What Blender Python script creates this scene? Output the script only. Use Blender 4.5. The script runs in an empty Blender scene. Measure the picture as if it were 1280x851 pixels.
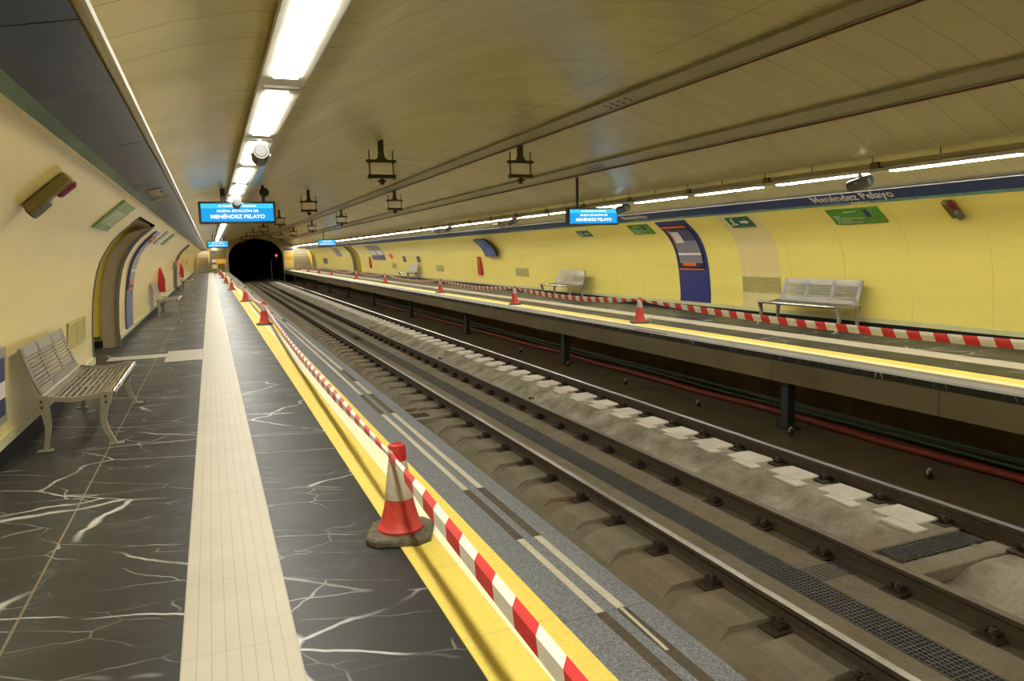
import bpy, bmesh, math, random
from mathutils import Vector, Matrix, noise as mnoise
random.seed(7)
S = bpy.context.scene
COL = S.collection
PI = math.pi

# ------------------------------------------------------------------ camera, world, exposure
H_CAM = 1.465
F_PX, YAW, PITCH, ROLL = 904.9, .38977, .12562, -.026965
cam_d = bpy.data.cameras.new('camera')
cam_d.sensor_width = 36.0
cam_d.lens = F_PX / 1280 * 36.0
cam_d.clip_start, cam_d.clip_end = .05, 400
cam = bpy.data.objects.new('camera', cam_d)
COL.objects.link(cam)
_fw = Vector((math.sin(YAW) * math.cos(PITCH), math.cos(YAW) * math.cos(PITCH), -math.sin(PITCH)))
_r0 = Vector((math.cos(YAW), -math.sin(YAW), 0))
_u0 = _r0.cross(_fw)
_rt = _r0 * math.cos(ROLL) + _u0 * math.sin(ROLL)
_up = -_r0 * math.sin(ROLL) + _u0 * math.cos(ROLL)
M = Matrix((_rt, _up, -_fw)).transposed().to_4x4()
M.translation = (0, 0, H_CAM)
cam.matrix_world = M
S.camera = cam

world = bpy.data.worlds.new('world')
S.world = world
world.use_nodes = True
world.node_tree.nodes['Background'].inputs[0].default_value = (.01, .01, .01, 1)
world.node_tree.nodes['Background'].inputs[1].default_value = 0.0
S.view_settings.view_transform = 'Standard'
S.view_settings.look = 'None'
S.view_settings.gamma = 1.0
S.view_settings.use_curve_mapping = False
S.view_settings.exposure = 0.0
S.cycles.max_bounces = 10
S.cycles.diffuse_bounces = 6
S.cycles.glossy_bounces = 4
S.cycles.use_denoising = True
S.cycles.use_light_tree = True
S.cycles.caustics_reflective = False
S.cycles.caustics_refractive = False
S.cycles.sample_clamp_indirect = 6.0

LAMP = 52.0          # strength of the white ceiling diffusers
LAMP_COL = (1.0, .975, .87, 1)

# ------------------------------------------------------------------ place constants
Y0, YE = -8.0, 75.0
WL, WR = -1.5, 9.82           # wall feet
EL, ER = 1.57, 6.74           # platform edges
GROUND = -1.12

# ------------------------------------------------------------------ materials
def srgb(r, g, b):
    f = lambda c: (c / 255 / 12.92) if c / 255 <= .04045 else ((c / 255 + .055) / 1.055) ** 2.4
    return (f(r), f(g), f(b), 1)

class NT:
    def __init__(self, name):
        self.m = bpy.data.materials.new(name)
        self.m.use_nodes = True
        self.t = self.m.node_tree
        self.t.nodes.clear()
        self.out = self.t.nodes.new('ShaderNodeOutputMaterial')
    def n(self, kind, **kw):
        nd = self.t.nodes.new(kind)
        for k, v in kw.items():
            if k == 'inp':
                for i, x in v.items():
                    if isinstance(x, bpy.types.NodeSocket): self.t.links.new(x, nd.inputs[i])
                    else: nd.inputs[i].default_value = x
            else: setattr(nd, k, v)
        return nd
    def math(self, op, a, b=0.0, c=None):
        nd = self.n('ShaderNodeMath', operation=op)
        for i, x in enumerate((a, b) if c is None else (a, b, c)):
            if isinstance(x, bpy.types.NodeSocket): self.t.links.new(x, nd.inputs[i])
            else: nd.inputs[i].default_value = x
        return nd.outputs[0]
    def mix(self, f, a, b):
        nd = self.n('ShaderNodeMix', data_type='RGBA')
        for i, x in ((0, f), (6, a), (7, b)):
            if isinstance(x, bpy.types.NodeSocket): self.t.links.new(x, nd.inputs[i])
            else: nd.inputs[i].default_value = x
        return nd.outputs[2]
    def pos(self):
        g = self.n('ShaderNodeNewGeometry')
        s = self.n('ShaderNodeSeparateXYZ', inp={0: g.outputs['Position']})
        return g.outputs['Position'], s.outputs[0], s.outputs[1], s.outputs[2]
    def noise(self, vec, scale, detail=4, rough=.6, dist=0.0):
        nd = self.n('ShaderNodeTexNoise', inp={'Vector': vec, 'Scale': scale, 'Detail': detail, 'Roughness': rough, 'Distortion': dist})
        return nd.outputs[0]
    def scaled(self, vec, s):
        nd = self.n('ShaderNodeVectorMath', operation='MULTIPLY', inp={0: vec, 1: s})
        return nd.outputs[0]
    def ramp(self, v, lo, hi, a=0.0, b=1.0):
        nd = self.n('ShaderNodeMapRange', inp={0: v, 1: lo, 2: hi, 3: a, 4: b})
        return nd.outputs[0]
    def line(self, coord, period, phase, width):
        """1 on thin lines repeated every period along coord"""
        a = self.math('DIVIDE', self.math('SUBTRACT', coord, phase), period)
        fr = self.math('SUBTRACT', a, self.math('FLOOR', self.math('ADD', a, .5)))
        d = self.math('MULTIPLY', self.math('ABSOLUTE', fr), period)
        return self.math('LESS_THAN', d, width / 2)
    def band(self, coord, a, b):
        return self.math('MULTIPLY', self.math('GREATER_THAN', coord, a), self.math('LESS_THAN', coord, b))
    def bsdf(self, color, rough=.5, metal=0.0, spec=.5, coat=0.0, normal=None, coat_rough=.1, emis=None, estr=0.0):
        p = self.n('ShaderNodeBsdfPrincipled')
        for k, v in (('Base Color', color), ('Roughness', rough), ('Metallic', metal), ('Specular IOR Level', spec),
                     ('Coat Weight', coat), ('Coat Roughness', coat_rough), ('Normal', normal), ('Emission Color', emis), ('Emission Strength', estr)):
            if v is None: continue
            if isinstance(v, bpy.types.NodeSocket): self.t.links.new(v, p.inputs[k])
            else: p.inputs[k].default_value = v
        self.t.links.new(p.outputs[0], self.out.inputs[0])
        return self.m
    def bump(self, h, strength=.3, dist=.01):
        nd = self.n('ShaderNodeBump', inp={'Height': h, 'Strength': strength, 'Distance': dist})
        return nd.outputs[0]

def plain(name, col, rough=.5, metal=0.0, spec=.5, coat=0.0, var=.06, scale=6.0):
    m = NT(name)
    P, x, y, z = m.pos()
    n = m.ramp(m.noise(P, scale), .3, .7, 1 - var, 1 + var)
    nd = m.n('ShaderNodeVectorMath', operation='SCALE')
    nd.inputs[0].default_value = col[:3]
    m.t.links.new(n, nd.inputs['Scale'])
    return m.bsdf(nd.outputs[0], rough, metal, spec, coat)

def glow(name, col, strength):
    m = NT(name)
    e = m.n('ShaderNodeEmission', inp={0: col, 1: strength})
    m.t.links.new(e.outputs[0], m.out.inputs[0])
    return m.m

def make_marble():
    m = NT('dark_veined_tile')
    P, x, y, z = m.pos()
    # veins run mostly across the platform at a slant
    rot = m.n('ShaderNodeVectorRotate', rotation_type='Z_AXIS', inp={'Vector': P, 'Angle': .38}).outputs[0]
    warp = m.n('ShaderNodeVectorMath', operation='ADD', inp={0: m.scaled(rot, (.42, 1.25, 1)), 1: m.scaled(m.n('ShaderNodeTexNoise', inp={'Vector': P, 'Scale': 2.2, 'Detail': 3.0}).outputs['Color'], (.16, .16, 0))}).outputs[0]
    vor = m.n('ShaderNodeTexVoronoi', feature='DISTANCE_TO_EDGE', inp={'Vector': warp, 'Scale': 1.25})
    v1 = m.ramp(vor.outputs[0], .002, .010, 1, 0)
    vor2 = m.n('ShaderNodeTexVoronoi', feature='DISTANCE_TO_EDGE', inp={'Vector': m.scaled(warp, (1.3, 1.1, 1)), 'Scale': 2.7})
    v2 = m.ramp(vor2.outputs[0], .001, .012, 1, 0)
    mask1 = m.ramp(m.noise(P, 1.1, 3), .42, .56)
    mask2 = m.ramp(m.noise(P, 1.9, 3), .44, .60)
    veins = m.math('MAXIMUM', m.math('MULTIPLY', v1, mask1), m.math('MULTIPLY', m.math('MULTIPLY', v2, mask2), .6))
    cloud = m.math('MULTIPLY', m.ramp(m.noise(m.scaled(rot, (.7, 1.4, 1)), 5.0, 9, .75), .52, .80, 0, .34), m.ramp(m.noise(P, .8, 2), .46, .62))
    base = m.mix(m.ramp(m.noise(P, .9, 3, .5), .3, .7), (.020, .020, .016, 1), (.033, .033, .028, 1))
    c = m.mix(cloud, base, (.40, .44, .46, 1))
    c = m.mix(veins, c, (.58, .58, .55, 1))
    jy = m.line(y, .65, 3.09, .005)
    c = m.mix(m.math('MULTIPLY', jy, .55), c, (.12, .09, .055, 1))
    jx = m.math('MAXIMUM', m.line(x, 100, -.84, .011), m.line(x, 100, 8.95, .011))
    c = m.mix(m.math('MULTIPLY', jx, .7), c, (.30, .24, .15, 1))
    r = m.ramp(m.noise(P, 1.5, 3), .3, .7, .40, .50)
    return m.bsdf(c, r, 0, .30)

def make_strip():
    m = NT('cream_tactile_paving')
    P, x, y, z = m.pos()
    ln = m.line(x, .0505, .0, .006)
    jy = m.line(y, .65, 2.77, .007)
    wear = m.ramp(m.noise(P, 2.5, 5), .3, .7, .92, 1.05)
    c = m.mix(m.math('MULTIPLY', ln, .35), (.53, .475, .37, 1), (.27, .225, .155, 1))
    c = m.mix(m.math('MULTIPLY', jy, .3), c, (.30, .24, .17, 1))
    nd = m.n('ShaderNodeVectorMath', operation='SCALE', inp={0: c}); m.t.links.new(wear, nd.inputs['Scale'])
    return m.bsdf(nd.outputs[0], .5, 0, .4, normal=m.bump(ln, -.4, .004))

def make_yellow(name, a, b, lo, hi):
    m = NT(name)
    P, x, y, z = m.pos()
    c = m.mix(m.band(x, lo, hi), a, b)
    fine = m.ramp(m.noise(P, 60, 3), .3, .7, .93, 1.05)
    jy = m.line(y, .65, 2.46, .005)
    c = m.mix(m.math('MULTIPLY', jy, .4), c, (.45, .32, .06, 1))
    nd = m.n('ShaderNodeVectorMath', operation='SCALE', inp={0: c}); m.t.links.new(fine, nd.inputs['Scale'])
    return m.bsdf(nd.outputs[0], .55, 0, .4)

def make_granite():
    m = NT('grey_speckled_granite')
    P, x, y, z = m.pos()
    sp = m.noise(P, 170, 2, .7)
    sp2 = m.noise(P, 60, 3, .7)
    c = m.mix(m.ramp(sp, .35, .65), (.055, .06, .068, 1), (.30, .315, .33, 1))
    c = m.mix(m.ramp(sp2, .45, .7, 0, .45), c, (.15, .15, .155, 1))
    jy = m.line(y, .835, 2.42, .006)
    c = m.mix(m.math('MULTIPLY', jy, .6), c, (.05, .04, .03, 1))
    return m.bsdf(c, .42, 0, .4)

def make_wall(name, base, patch=None, joints=(1.3, 0.0)):
    m = NT(name)
    P, x, y, z = m.pos()
    n = m.ramp(m.noise(m.scaled(P, (1, .12, 1.6)), 2.2, 4), .3, .7, .95, 1.04)
    c = base
    if patch:
        c = m.mix(m.band(y, patch[0], patch[1]), base, patch[2])
    j = m.line(y, joints[0], joints[1], .008)
    wob = m.ramp(m.noise(m.scaled(P, (0, .25, .3)), 2.0, 2), .4, .65)
    c = m.mix(m.math('MULTIPLY', j, wob), c, (.36, .24, .03, 1))
    nd = m.n('ShaderNodeVectorMath', operation='SCALE', inp={0: c}); m.t.links.new(n, nd.inputs['Scale'])
    bm = m.bump(m.noise(m.scaled(P, (1, .35, 1)), 2.2, 2), .06, .05)
    return m.bsdf(nd.outputs[0], .30, 0, .5, coat=.35, normal=bm, coat_rough=.14)

def make_ceiling():
    m = NT('cream_metal_ceiling_panel')
    P, x, y, z = m.pos()
    j = m.line(y, .40, .17, .008)
    jx = m.line(x, 100, 4.55, .016)
    n = m.ramp(m.noise(m.scaled(P, (.35, 1, .35)), 1.4, 4), .3, .7, .90, 1.08)
    c = m.mix(m.math('MULTIPLY', m.math('MAXIMUM', j, jx), .6), (.70, .63, .36, 1), (.27, .22, .10, 1))
    nd = m.n('ShaderNodeVectorMath', operation='SCALE', inp={0: c}); m.t.links.new(n, nd.inputs['Scale'])
    a = m.math('DIVIDE', y, .40)
    fr = m.math('SUBTRACT', m.math('SUBTRACT', a, .425), m.math('FLOOR', m.math('SUBTRACT', a, .425)))
    pill = m.math('MULTIPLY', m.math('MULTIPLY', fr, m.math('SUBTRACT', 1.0, fr)), 4.0)
    return m.bsdf(nd.outputs[0], .26, 0, .65, normal=m.bump(pill, .45, .005))

def make_concrete(name, a, b, rough=.85, scale=3.0, rust=0.0):
    m = NT(name)
    P, x, y, z = m.pos()
    n1 = m.noise(P, scale, 7, .65)
    n2 = m.noise(P, scale * 9, 5, .7)
    c = m.mix(m.ramp(n1, .3, .7), a, b)
    c = m.mix(m.ramp(n2, .5, .75, 0, .4), c, (a[0] * .5, a[1] * .5, a[2] * .5, 1))
    if rust:
        c = m.mix(m.math('MULTIPLY', m.ramp(m.noise(P, 1.1, 5), .5, .7), rust), c, (.20, .105, .035, 1))
    return m.bsdf(c, rough, 0, .3, normal=m.bump(n2, .5, .02))

MT = {}
MT['marble'] = make_marble()
MT['strip'] = make_strip()
MT['yellow'] = make_yellow('yellow_warning_paving', (.88, .69, .13, 1), (.93, .90, .62, 1), .97, 1.085)
MT['yellow_far'] = make_yellow('yellow_warning_paving_far', (.88, .69, .13, 1), (.92, .86, .52, 1), 7.17, 7.30)
MT['granite'] = make_granite()
MT['stripe'] = plain('cream_antislip_strip', (.52, .47, .36, 1), .7, var=.12, scale=40)
MT['residue'] = plain('brown_adhesive_residue', (.075, .058, .032, 1), .8, var=.3, scale=20)
MT['wall_l'] = make_wall('cream_yellow_enamel', (.82, .65, .22, 1), None, (1.22, .72))
MT['wall_r'] = make_wall('yellow_enamel', (.86, .72, .175, 1), (10.56, 11.65, (.76, .62, .28, 1)), (1.24, 5.35))
MT['ceil'] = make_ceiling()
MT['blue'] = plain('navy_enamel_band', (.045, .075, .20, 1), .26, 0, .35, 0, var=.1, scale=1.5)
MT['blue_far'] = plain('royal_navy_enamel_band', (.015, .033, .14, 1), .42, 0, .35, 0, var=.1, scale=1.5)
MT['teal'] = plain('teal_enamel_band', (.11, .26, .28, 1), .25, 0, .4, 0, var=.1, scale=1.5)
MT['white_metal'] = plain('white_painted_metal', (.70, .68, .62, 1), .4)
MT['lamp_body'] = plain('grey_lamp_housing', (.56, .54, .47, 1), .4, .2)
MT['lamp'] = glow('lit_white_diffuser', LAMP_COL, LAMP)
MT['passage_fill_lamp'] = glow('added_passage_diffuser', (1, .95, .82, 1), 26)  # unseen fill lamps, added to brighten the passages
MT['steel'] = plain('brushed_stainless_steel', (.34, .315, .27, 1), .34, .92, var=.05, scale=30)
MT['polished'] = plain('polished_stainless_steel', (.66, .64, .60, 1), .13, 1.0)
MT['cast'] = plain('pale_grey_cast_aluminium', (.33, .30, .225, 1), .45, .3)
MT['black'] = plain('black_plastic', (.012, .012, .013, 1), .4)
MT['rubber'] = plain('dirty_black_rubber', (.12, .10, .066, 1), .8, var=.4, scale=30)
MT['base_board'] = plain('black_stone_skirting', (.010, .010, .012, 1), .5, 0, .2)
MT['ledge'] = plain('pale_yellow_skirting_ledge', (.62, .60, .30, 1), .35, coat=.2)
MT['cone_red'] = plain('faded_red_cone_plastic', (.60, .055, .045, 1), .5, var=.18, scale=20)
MT['cone_white'] = plain('scuffed_white_collar', (.55, .50, .42, 1), .55, var=.1, scale=15)
MT['rust'] = plain('dark_rusty_iron', (.060, .038, .022, 1), .8, .2, var=.45, scale=35)
MT['rail_side'] = plain('brown_rail_web', (.085, .062, .035, 1), .75, .2, var=.25, scale=12)
MT['rail_top'] = plain('worn_rail_head', (.28, .255, .20, 1), .34, .9, var=.2, scale=9)
MT['rail_dull'] = plain('dull_rail_head', (.16, .125, .085, 1), .5, .6, var=.2, scale=9)
MT['rail_bright'] = plain('polished_rail_head', (.86, .85, .82, 1), .34, 1.0, var=.04, scale=9)
MT['bed'] = make_concrete('dirty_track_concrete', (.165, .135, .085, 1), (.25, .215, .145, 1), .85, 2.4, .35)
MT['pad'] = make_concrete('lit_tone_concrete_block', (.56, .51, .41, 1), (.74, .69, .58, 1), .8, 3.0, .05)  # lamplight on the blocks by the far rail is put into this colour
MT['pad_dirty'] = make_concrete('stained_concrete_block', (.20, .17, .11, 1), (.30, .26, .18, 1), .85, 3.0, .3)
MT['slope'] = make_concrete('rough_concrete_bank', (.13, .105, .06, 1), (.47, .43, .34, 1), .9, 1.7, .15)
MT['pit'] = make_concrete('dark_trackside_ground', (.15, .115, .062, 1), (.24, .19, .105, 1), .9, 2.0, .2)
MT['tunnel'] = make_concrete('near_black_tunnel_lining', (.012, .011, .009, 1), (.022, .020, .016, 1), .95, 1.5)  # near-black concrete tone
MT['fascia'] = plain('brown_grey_platform_fascia', (.17, .14, .085, 1), .5, .1, var=.2, scale=1.2)
MT['iron'] = plain('dark_bronze_iron', (.095, .075, .032, 1), .55, .4)
MT['grating'] = plain('galvanised_grating', (.16, .155, .135, 1), .5, .6)
MT['galv'] = plain('grey_zinc_conduit', (.40, .385, .31, 1), .4, .3)
MT['duct'] = plain('cream_cable_duct', (.40, .365, .235, 1), .35)
MT['copper'] = plain('red_brown_cable', (.24, .085, .035, 1), .55)
MT['post'] = plain('shaded_grey_steel_post', (.07, .072, .07, 1), .55, .3)  # darkened in colour for the shade under the far platform
MT['redpipe'] = plain('shaded_red_pipe', (.22, .032, .012, 1), .5)  # red lowered to carry the shade deep under the platform
MT['greencable'] = plain('shaded_green_cable', (.03, .055, .012, 1), .6)  # green lowered to carry the same under-platform shade
MT['silver'] = plain('grey_loudspeaker_shell', (.13, .125, .11, 1), .45, .2)
MT['speaker_back'] = plain('dark_loudspeaker_back', (.040, .040, .037, 1), .6)
MT['speaker_mesh'] = plain('grey_loudspeaker_grille', (.10, .10, .09, 1), .6)
MT['red'] = plain('red_enamel', (.40, .016, .018, 1), .4)
MT['shaded_red'] = plain('shaded_red_lamp_glass', (.14, .008, .02, 1), .3)  # red darkened for the frieze shadow on the wall units
MT['signal'] = glow('lit_red_signal', (1, .05, .06, 1), 6)
MT['brown_jamb'] = plain('taupe_passage_jamb', (.36, .29, .17, 1), .4)
MT['edge_metal'] = plain('grey_metal_arch_edge', (.22, .21, .19, 1), .35, .6)
MT['end_wall'] = plain('dusty_beige_end_wall', (.30, .25, .14, 1), .6, var=.2)
MT['passage_wall'] = plain('yellow_passage_enamel', (.78, .60, .08, 1), .3, coat=.3)
MT['poster_blue'] = plain('royal_blue_panel', (.012, .022, .17, 1), .35, coat=.2)
MT['poster_purple'] = plain('muted_violet_print', (.075, .070, .16, 1), .3)
MT['poster_grey'] = plain('grey_violet_print', (.20, .19, .24, 1), .3)
MT['orange'] = plain('orange_print', (.75, .13, .03, 1), .45)
MT['amber'] = plain('amber_print', (.80, .42, .03, 1), .5)
MT['pale_yellow'] = plain('pale_yellow_print', (.82, .62, .16, 1), .45)
MT['stair_fill_lamp'] = glow('added_stair_diffuser', (1, .97, .9, 1), 60)  # unseen fill lamps, added to brighten the end stairs
MT['paper'] = plain('off_white_print', (.68, .66, .60, 1), .5)
MT['green'] = plain('leaf_green_sign', (.085, .24, .025, 1), .4)
MT['green_dark'] = plain('safety_green_sign', (.012, .105, .05, 1), .4)
MT['green_pale'] = plain('dusty_green_sign', (.13, .24, .085, 1), .4)
MT['letter'] = plain('cream_lettering', (.66, .62, .52, 1), .5)
MT['vent'] = plain('olive_vent_grille', (.58, .51, .18, 1), .45, .2)
MT['vent_dark'] = plain('vent_shadow_gap', (.20, .165, .06, 1), .7)
MT['trunking'] = plain('olive_cream_trunking', (.42, .36, .18, 1), .45)
MT['olive'] = plain('olive_bronze_bar', (.15, .115, .025, 1), .45, .3)  # olive darkened to hold the frieze shadow on the wall unit bar
MT['screen_blue'] = glow('lit_screen_blue', srgb(38, 160, 232), 1.15)
MT['screen_cyan'] = glow('lit_screen_cyan', srgb(70, 205, 240), 1.15)
MT['screen_text'] = glow('lit_screen_text', (1, 1, 1, 1), 1.3)
MT['dark_blue_text'] = plain('navy_print', (.02, .025, .10, 1), .5)
MT['step'] = plain('grey_stone_step', (.15, .145, .12, 1), .6)
MT['nosing'] = plain('pale_step_nosing', (.82, .80, .68, 1), .5)

def make_tape():
    m = NT('red_and_white_barrier_film')
    uv = m.n('ShaderNodeUVMap')
    s = m.n('ShaderNodeSeparateXYZ', inp={0: uv.outputs[0]})
    a = m.math('ADD', m.math('DIVIDE', s.outputs[0], .345), m.math('MULTIPLY', s.outputs[1], .16))
    fr = m.math('SUBTRACT', a, m.math('FLOOR', a))
    c = m.mix(m.math('LESS_THAN', fr, .5), (.86, .83, .74, 1), (.66, .030, .028, 1))
    return m.bsdf(c, .32, 0, .5)
MT['tape'] = make_tape()

# ------------------------------------------------------------------ mesh helpers
class MB:
    def __init__(self):
        self.bm = bmesh.new()
        self.uvl = None
    def face(self, vs, mi=0):
        try:
            f = self.bm.faces.new(vs); f.material_index = mi; return f
        except ValueError:
            return None
    def box(self, c, s, rot=None, mi=0, bev=0.0):
        mat = Matrix.Translation(c)
        if rot is not None: mat = mat @ rot.to_4x4()
        mat = mat @ Matrix.Diagonal((s[0], s[1], s[2], 1))
        r = bmesh.ops.create_cube(self.bm, size=1, matrix=mat)
        vs = r['verts']
        fs = {f for v in vs for f in v.link_faces}
        for f in fs: f.material_index = mi
        if bev:
            es = list({e for v in vs for e in v.link_edges})
            rr = bmesh.ops.bevel(self.bm, geom=es, offset=bev, segments=1, affect='EDGES', profile=.5)
            for f in rr['faces']: f.material_index = mi
        return self
    def cyl(self, p0, p1, r0, r1=None, n=16, mi=0, caps=True):
        p0, p1 = Vector(p0), Vector(p1)
        r1 = r0 if r1 is None else r1
        return self.tube([p0, p1], [r0, r1], n, mi, caps)
    def tube(self, pts, rad, n=8, mi=0, caps=True):
        pts = [Vector(p) for p in pts]
        if not hasattr(rad, '__len__'): rad = [rad] * len(pts)
        rings = []
        a = None
        for i, p in enumerate(pts):
            d = (pts[min(i + 1, len(pts) - 1)] - pts[max(i - 1, 0)]).normalized()
            if a is None:
                a = d.cross(Vector((0, 0, 1)))
                if a.length < .05: a = d.cross(Vector((1, 0, 0)))
            a = (a - d * a.dot(d)).normalized()
            b = d.cross(a)
            rings.append([self.bm.verts.new(p + (a * math.cos(2 * PI * k / n) + b * math.sin(2 * PI * k / n)) * rad[i]) for k in range(n)])
        for A, B in zip(rings, rings[1:]):
            for k in range(n):
                self.face((A[k], A[(k + 1) % n], B[(k + 1) % n], B[k]), mi)
        if caps:
            self.face(rings[0][::-1], mi); self.face(rings[-1], mi)
        return self
    def lathe(self, prof, c=(0, 0, 0), n=24, mi=0):
        rings = []
        for r, z in prof:
            rings.append([self.bm.verts.new((c[0] + r * math.cos(2 * PI * k / n), c[1] + r * math.sin(2 * PI * k / n), c[2] + z)) for k in range(n)])
        for A, B in zip(rings, rings[1:]):
            for k in range(n):
                self.face((A[k], A[(k + 1) % n], B[(k + 1) % n], B[k]), mi)
        self.face(rings[0][::-1], mi); self.face(rings[-1], mi)
        return self
    def extrude_y(self, prof, y0, y1, closed=True, mi=0, caps=True):
        """profile of (x, z) points run from y0 to y1"""
        A = [self.bm.verts.new((x, y0, z)) for x, z in prof]
        B = [self.bm.verts.new((x, y1, z)) for x, z in prof]
        n = len(prof)
        for k in range(n if closed else n - 1):
            self.face((A[k], A[(k + 1) % n], B[(k + 1) % n], B[k]), mi)
        if closed and caps:
            self.face(A[::-1], mi); self.face(B, mi)
        return self
    def grid(self, rows, mi=0, skip=None):
        """rows of points joined to a sheet"""
        R = [[self.bm.verts.new(p) for p in r] for r in rows]
        for i in range(len(R) - 1):
            for k in range(len(R[i]) - 1):
                if skip and skip(i, k): continue
                self.face((R[i][k], R[i][k + 1], R[i + 1][k + 1], R[i + 1][k]), mi)
        return self
    def slab(self, rows, offset, mi=0):
        """a sheet given thickness by an offset vector function of a point"""
        n0 = len(rows)
        top = rows
        bot = [[Vector(p) + offset for p in r] for r in rows] if isinstance(offset, Vector) else [[Vector(p) + offset(Vector(p)) for p in r] for r in rows]
        T = [[self.bm.verts.new(p) for p in r] for r in top]
        B = [[self.bm.verts.new(p) for p in r] for r in bot]
        m_ = len(rows[0])
        for i in range(n0 - 1):
            for k in range(m_ - 1):
                self.face((T[i][k], T[i][k + 1], T[i + 1][k + 1], T[i + 1][k]), mi)
                self.face((B[i][k], B[i + 1][k], B[i + 1][k + 1], B[i][k + 1]), mi)
        for i in range(n0 - 1):
            self.face((T[i][0], T[i + 1][0], B[i + 1][0], B[i][0]), mi)
            self.face((T[i][-1], B[i][-1], B[i + 1][-1], T[i + 1][-1]), mi)
        for k in range(m_ - 1):
            self.face((T[0][k], B[0][k], B[0][k + 1], T[0][k + 1]), mi)
            self.face((T[-1][k], T[-1][k + 1], B[-1][k + 1], B[-1][k]), mi)
        return self
    def build(self, name, mats, parent=None, loc=(0, 0, 0), recalc=True, smooth=.7):
        bm = self.bm
        bmesh.ops.remove_doubles(bm, verts=bm.verts, dist=1e-5)
        if recalc: bmesh.ops.recalc_face_normals(bm, faces=bm.faces)
        for f in bm.faces: f.smooth = True
        for e in bm.edges:
            e.smooth = len(e.link_faces) == 2 and e.calc_face_angle(0) < smooth
        me = bpy.data.meshes.new(name)
        bm.to_mesh(me); bm.free()
        for m in (mats if isinstance(mats, (list, tuple)) else [mats]): me.materials.append(m)
        o = bpy.data.objects.new(name, me)
        COL.objects.link(o)
        if parent is not None: o.parent = parent
        o.location = loc
        return o

def thing(name, label, cat, loc=(0, 0, 0), rz=0.0, group=None):
    o = bpy.data.objects.new(name, None)
    o.empty_display_size = .1
    COL.objects.link(o)
    o.location = loc; o.rotation_euler = (0, 0, rz)
    return tag(o, label, cat, group)
def tag(o, label, cat, group=None):
    o['label'] = label; o['category'] = cat
    if group: o['group'] = group
    return o
def structure(o):
    o['kind'] = 'structure'; return o
def dup(root, loc, label, rz=None, group=None, kids=True):
    r = root.copy(); COL.objects.link(r); r.location = loc
    if rz is not None: r.rotation_euler = (0, 0, rz)
    r['label'] = label
    if group: r['group'] = group
    if kids:
        for ch in list(root.children):
            c = ch.copy(); COL.objects.link(c); c.parent = r
            for g in list(ch.children):
                d = g.copy(); COL.objects.link(d); d.parent = c
    return r

def text_mesh(name, s, size, origin, xa, ya, mat, parent=None, depth=.002, align='CENTER', stretch=1.0, bold=0.0):
    cu = bpy.data.curves.new(name, 'FONT')
    cu.body = s; cu.size = size; cu.align_x = align; cu.align_y = 'CENTER'; cu.extrude = depth
    cu.resolution_u = 3; cu.offset = bold
    tmp = bpy.data.objects.new(name, cu)
    COL.objects.link(tmp)
    dg = bpy.context.evaluated_depsgraph_get(); dg.update()
    me = bpy.data.meshes.new_from_object(tmp.evaluated_get(dg))
    bpy.data.objects.remove(tmp); bpy.data.curves.remove(cu)
    me.name = name
    xa, ya = Vector(xa).normalized(), Vector(ya).normalized()
    za = xa.cross(ya)
    mm = Matrix((xa * stretch, ya, za)).transposed().to_4x4(); mm.translation = Vector(origin)
    me.transform(mm)
    me.materials.clear(); me.materials.append(mat)
    o = bpy.data.objects.new(name, me); COL.objects.link(o)
    if parent is not None: o.parent = parent
    return o

ORD = ['nearest', 'second', 'third', 'fourth', 'fifth', 'sixth', 'seventh', 'eighth', 'ninth', 'tenth']

# ------------------------------------------------------------------ vault profile
WALLP = [(0, 0), (0, .35), (.012, .55), (.03, .75), (.055, .95), (.088, 1.13), (.13, 1.30), (.18, 1.44), (.245, 1.56), (.33, 1.69), (.44, 1.81), (.57, 1.92), (.69, 2.02), (.78, 2.09)]
def wall_in(z):
    """how far the wall has leaned in at height z"""
    for (d0, z0), (d1, z1) in zip(WALLP, WALLP[1:]):
        if z <= z1: return d0 + (d1 - d0) * (z - z0) / (z1 - z0)
    return WALLP[-1][0]
RZ = .972       # the right-hand wall reads a touch lower
def wall_pt(side, z):
    return WL + wall_in(z) if side == 'L' else WR - wall_in(z / RZ)
def wall_normal(side, z):
    a, b = wall_pt(side, z - .03), wall_pt(side, z + .03)
    t = Vector((b - a, 0, .06)).normalized()
    n = Vector((t.z, 0, -t.x))
    return n if side == 'L' else -n, t

def wall_patch(mb, side, y0, y1, z0, z1, off=.0, thick=.012, seg=None, mi=0):
    seg = seg or max(2, int((z1 - z0) / .07) + 1)
    rows = []
    for i in range(seg + 1):
        z = z0 + (z1 - z0) * i / seg
        n, t = wall_normal(side, z)
        p = Vector((wall_pt(side, z), 0, z)) + n * (off + thick)
        rows.append([p + Vector((0, y0, 0)), p + Vector((0, y1, 0))])
    def back(p):
        n, t = wall_normal(side, min(max(p.z, z0), z1))
        return -n * thick
    mb.slab(rows, back, mi)
    return mb

# ------------------------------------------------------------------ walls with passage openings
OPEN_L = [(10.76, 13.74), (33.5, 36.5)]
OPEN_R = [(51.5, 54.5)]
def build_wall(side, openings, mat):
    zs = [z * (RZ if side == 'R' else 1) for d, z in WALLP]
    ys = sorted({Y0, YE} | {v for o in openings for v in o} | {Y0 + 4 * k for k in range(1, 21)})
    rows = [[Vector((wall_pt(side, z), y, z)) for z in zs] for y in ys]
    def skip(i, k):
        ym = (ys[i] + ys[i + 1]) / 2
        return any(a < ym < b for a, b in openings) and k < len(zs) - 2
    mb = MB(); mb.grid(rows, 0, skip)
    o = mb.build('wall_left' if side == 'L' else 'wall_right', mat, recalc=False, smooth=1.2)
    return structure(o)
build_wall('L', OPEN_L, MT['wall_l'])
build_wall('R', OPEN_R, MT['wall_r'])

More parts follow.
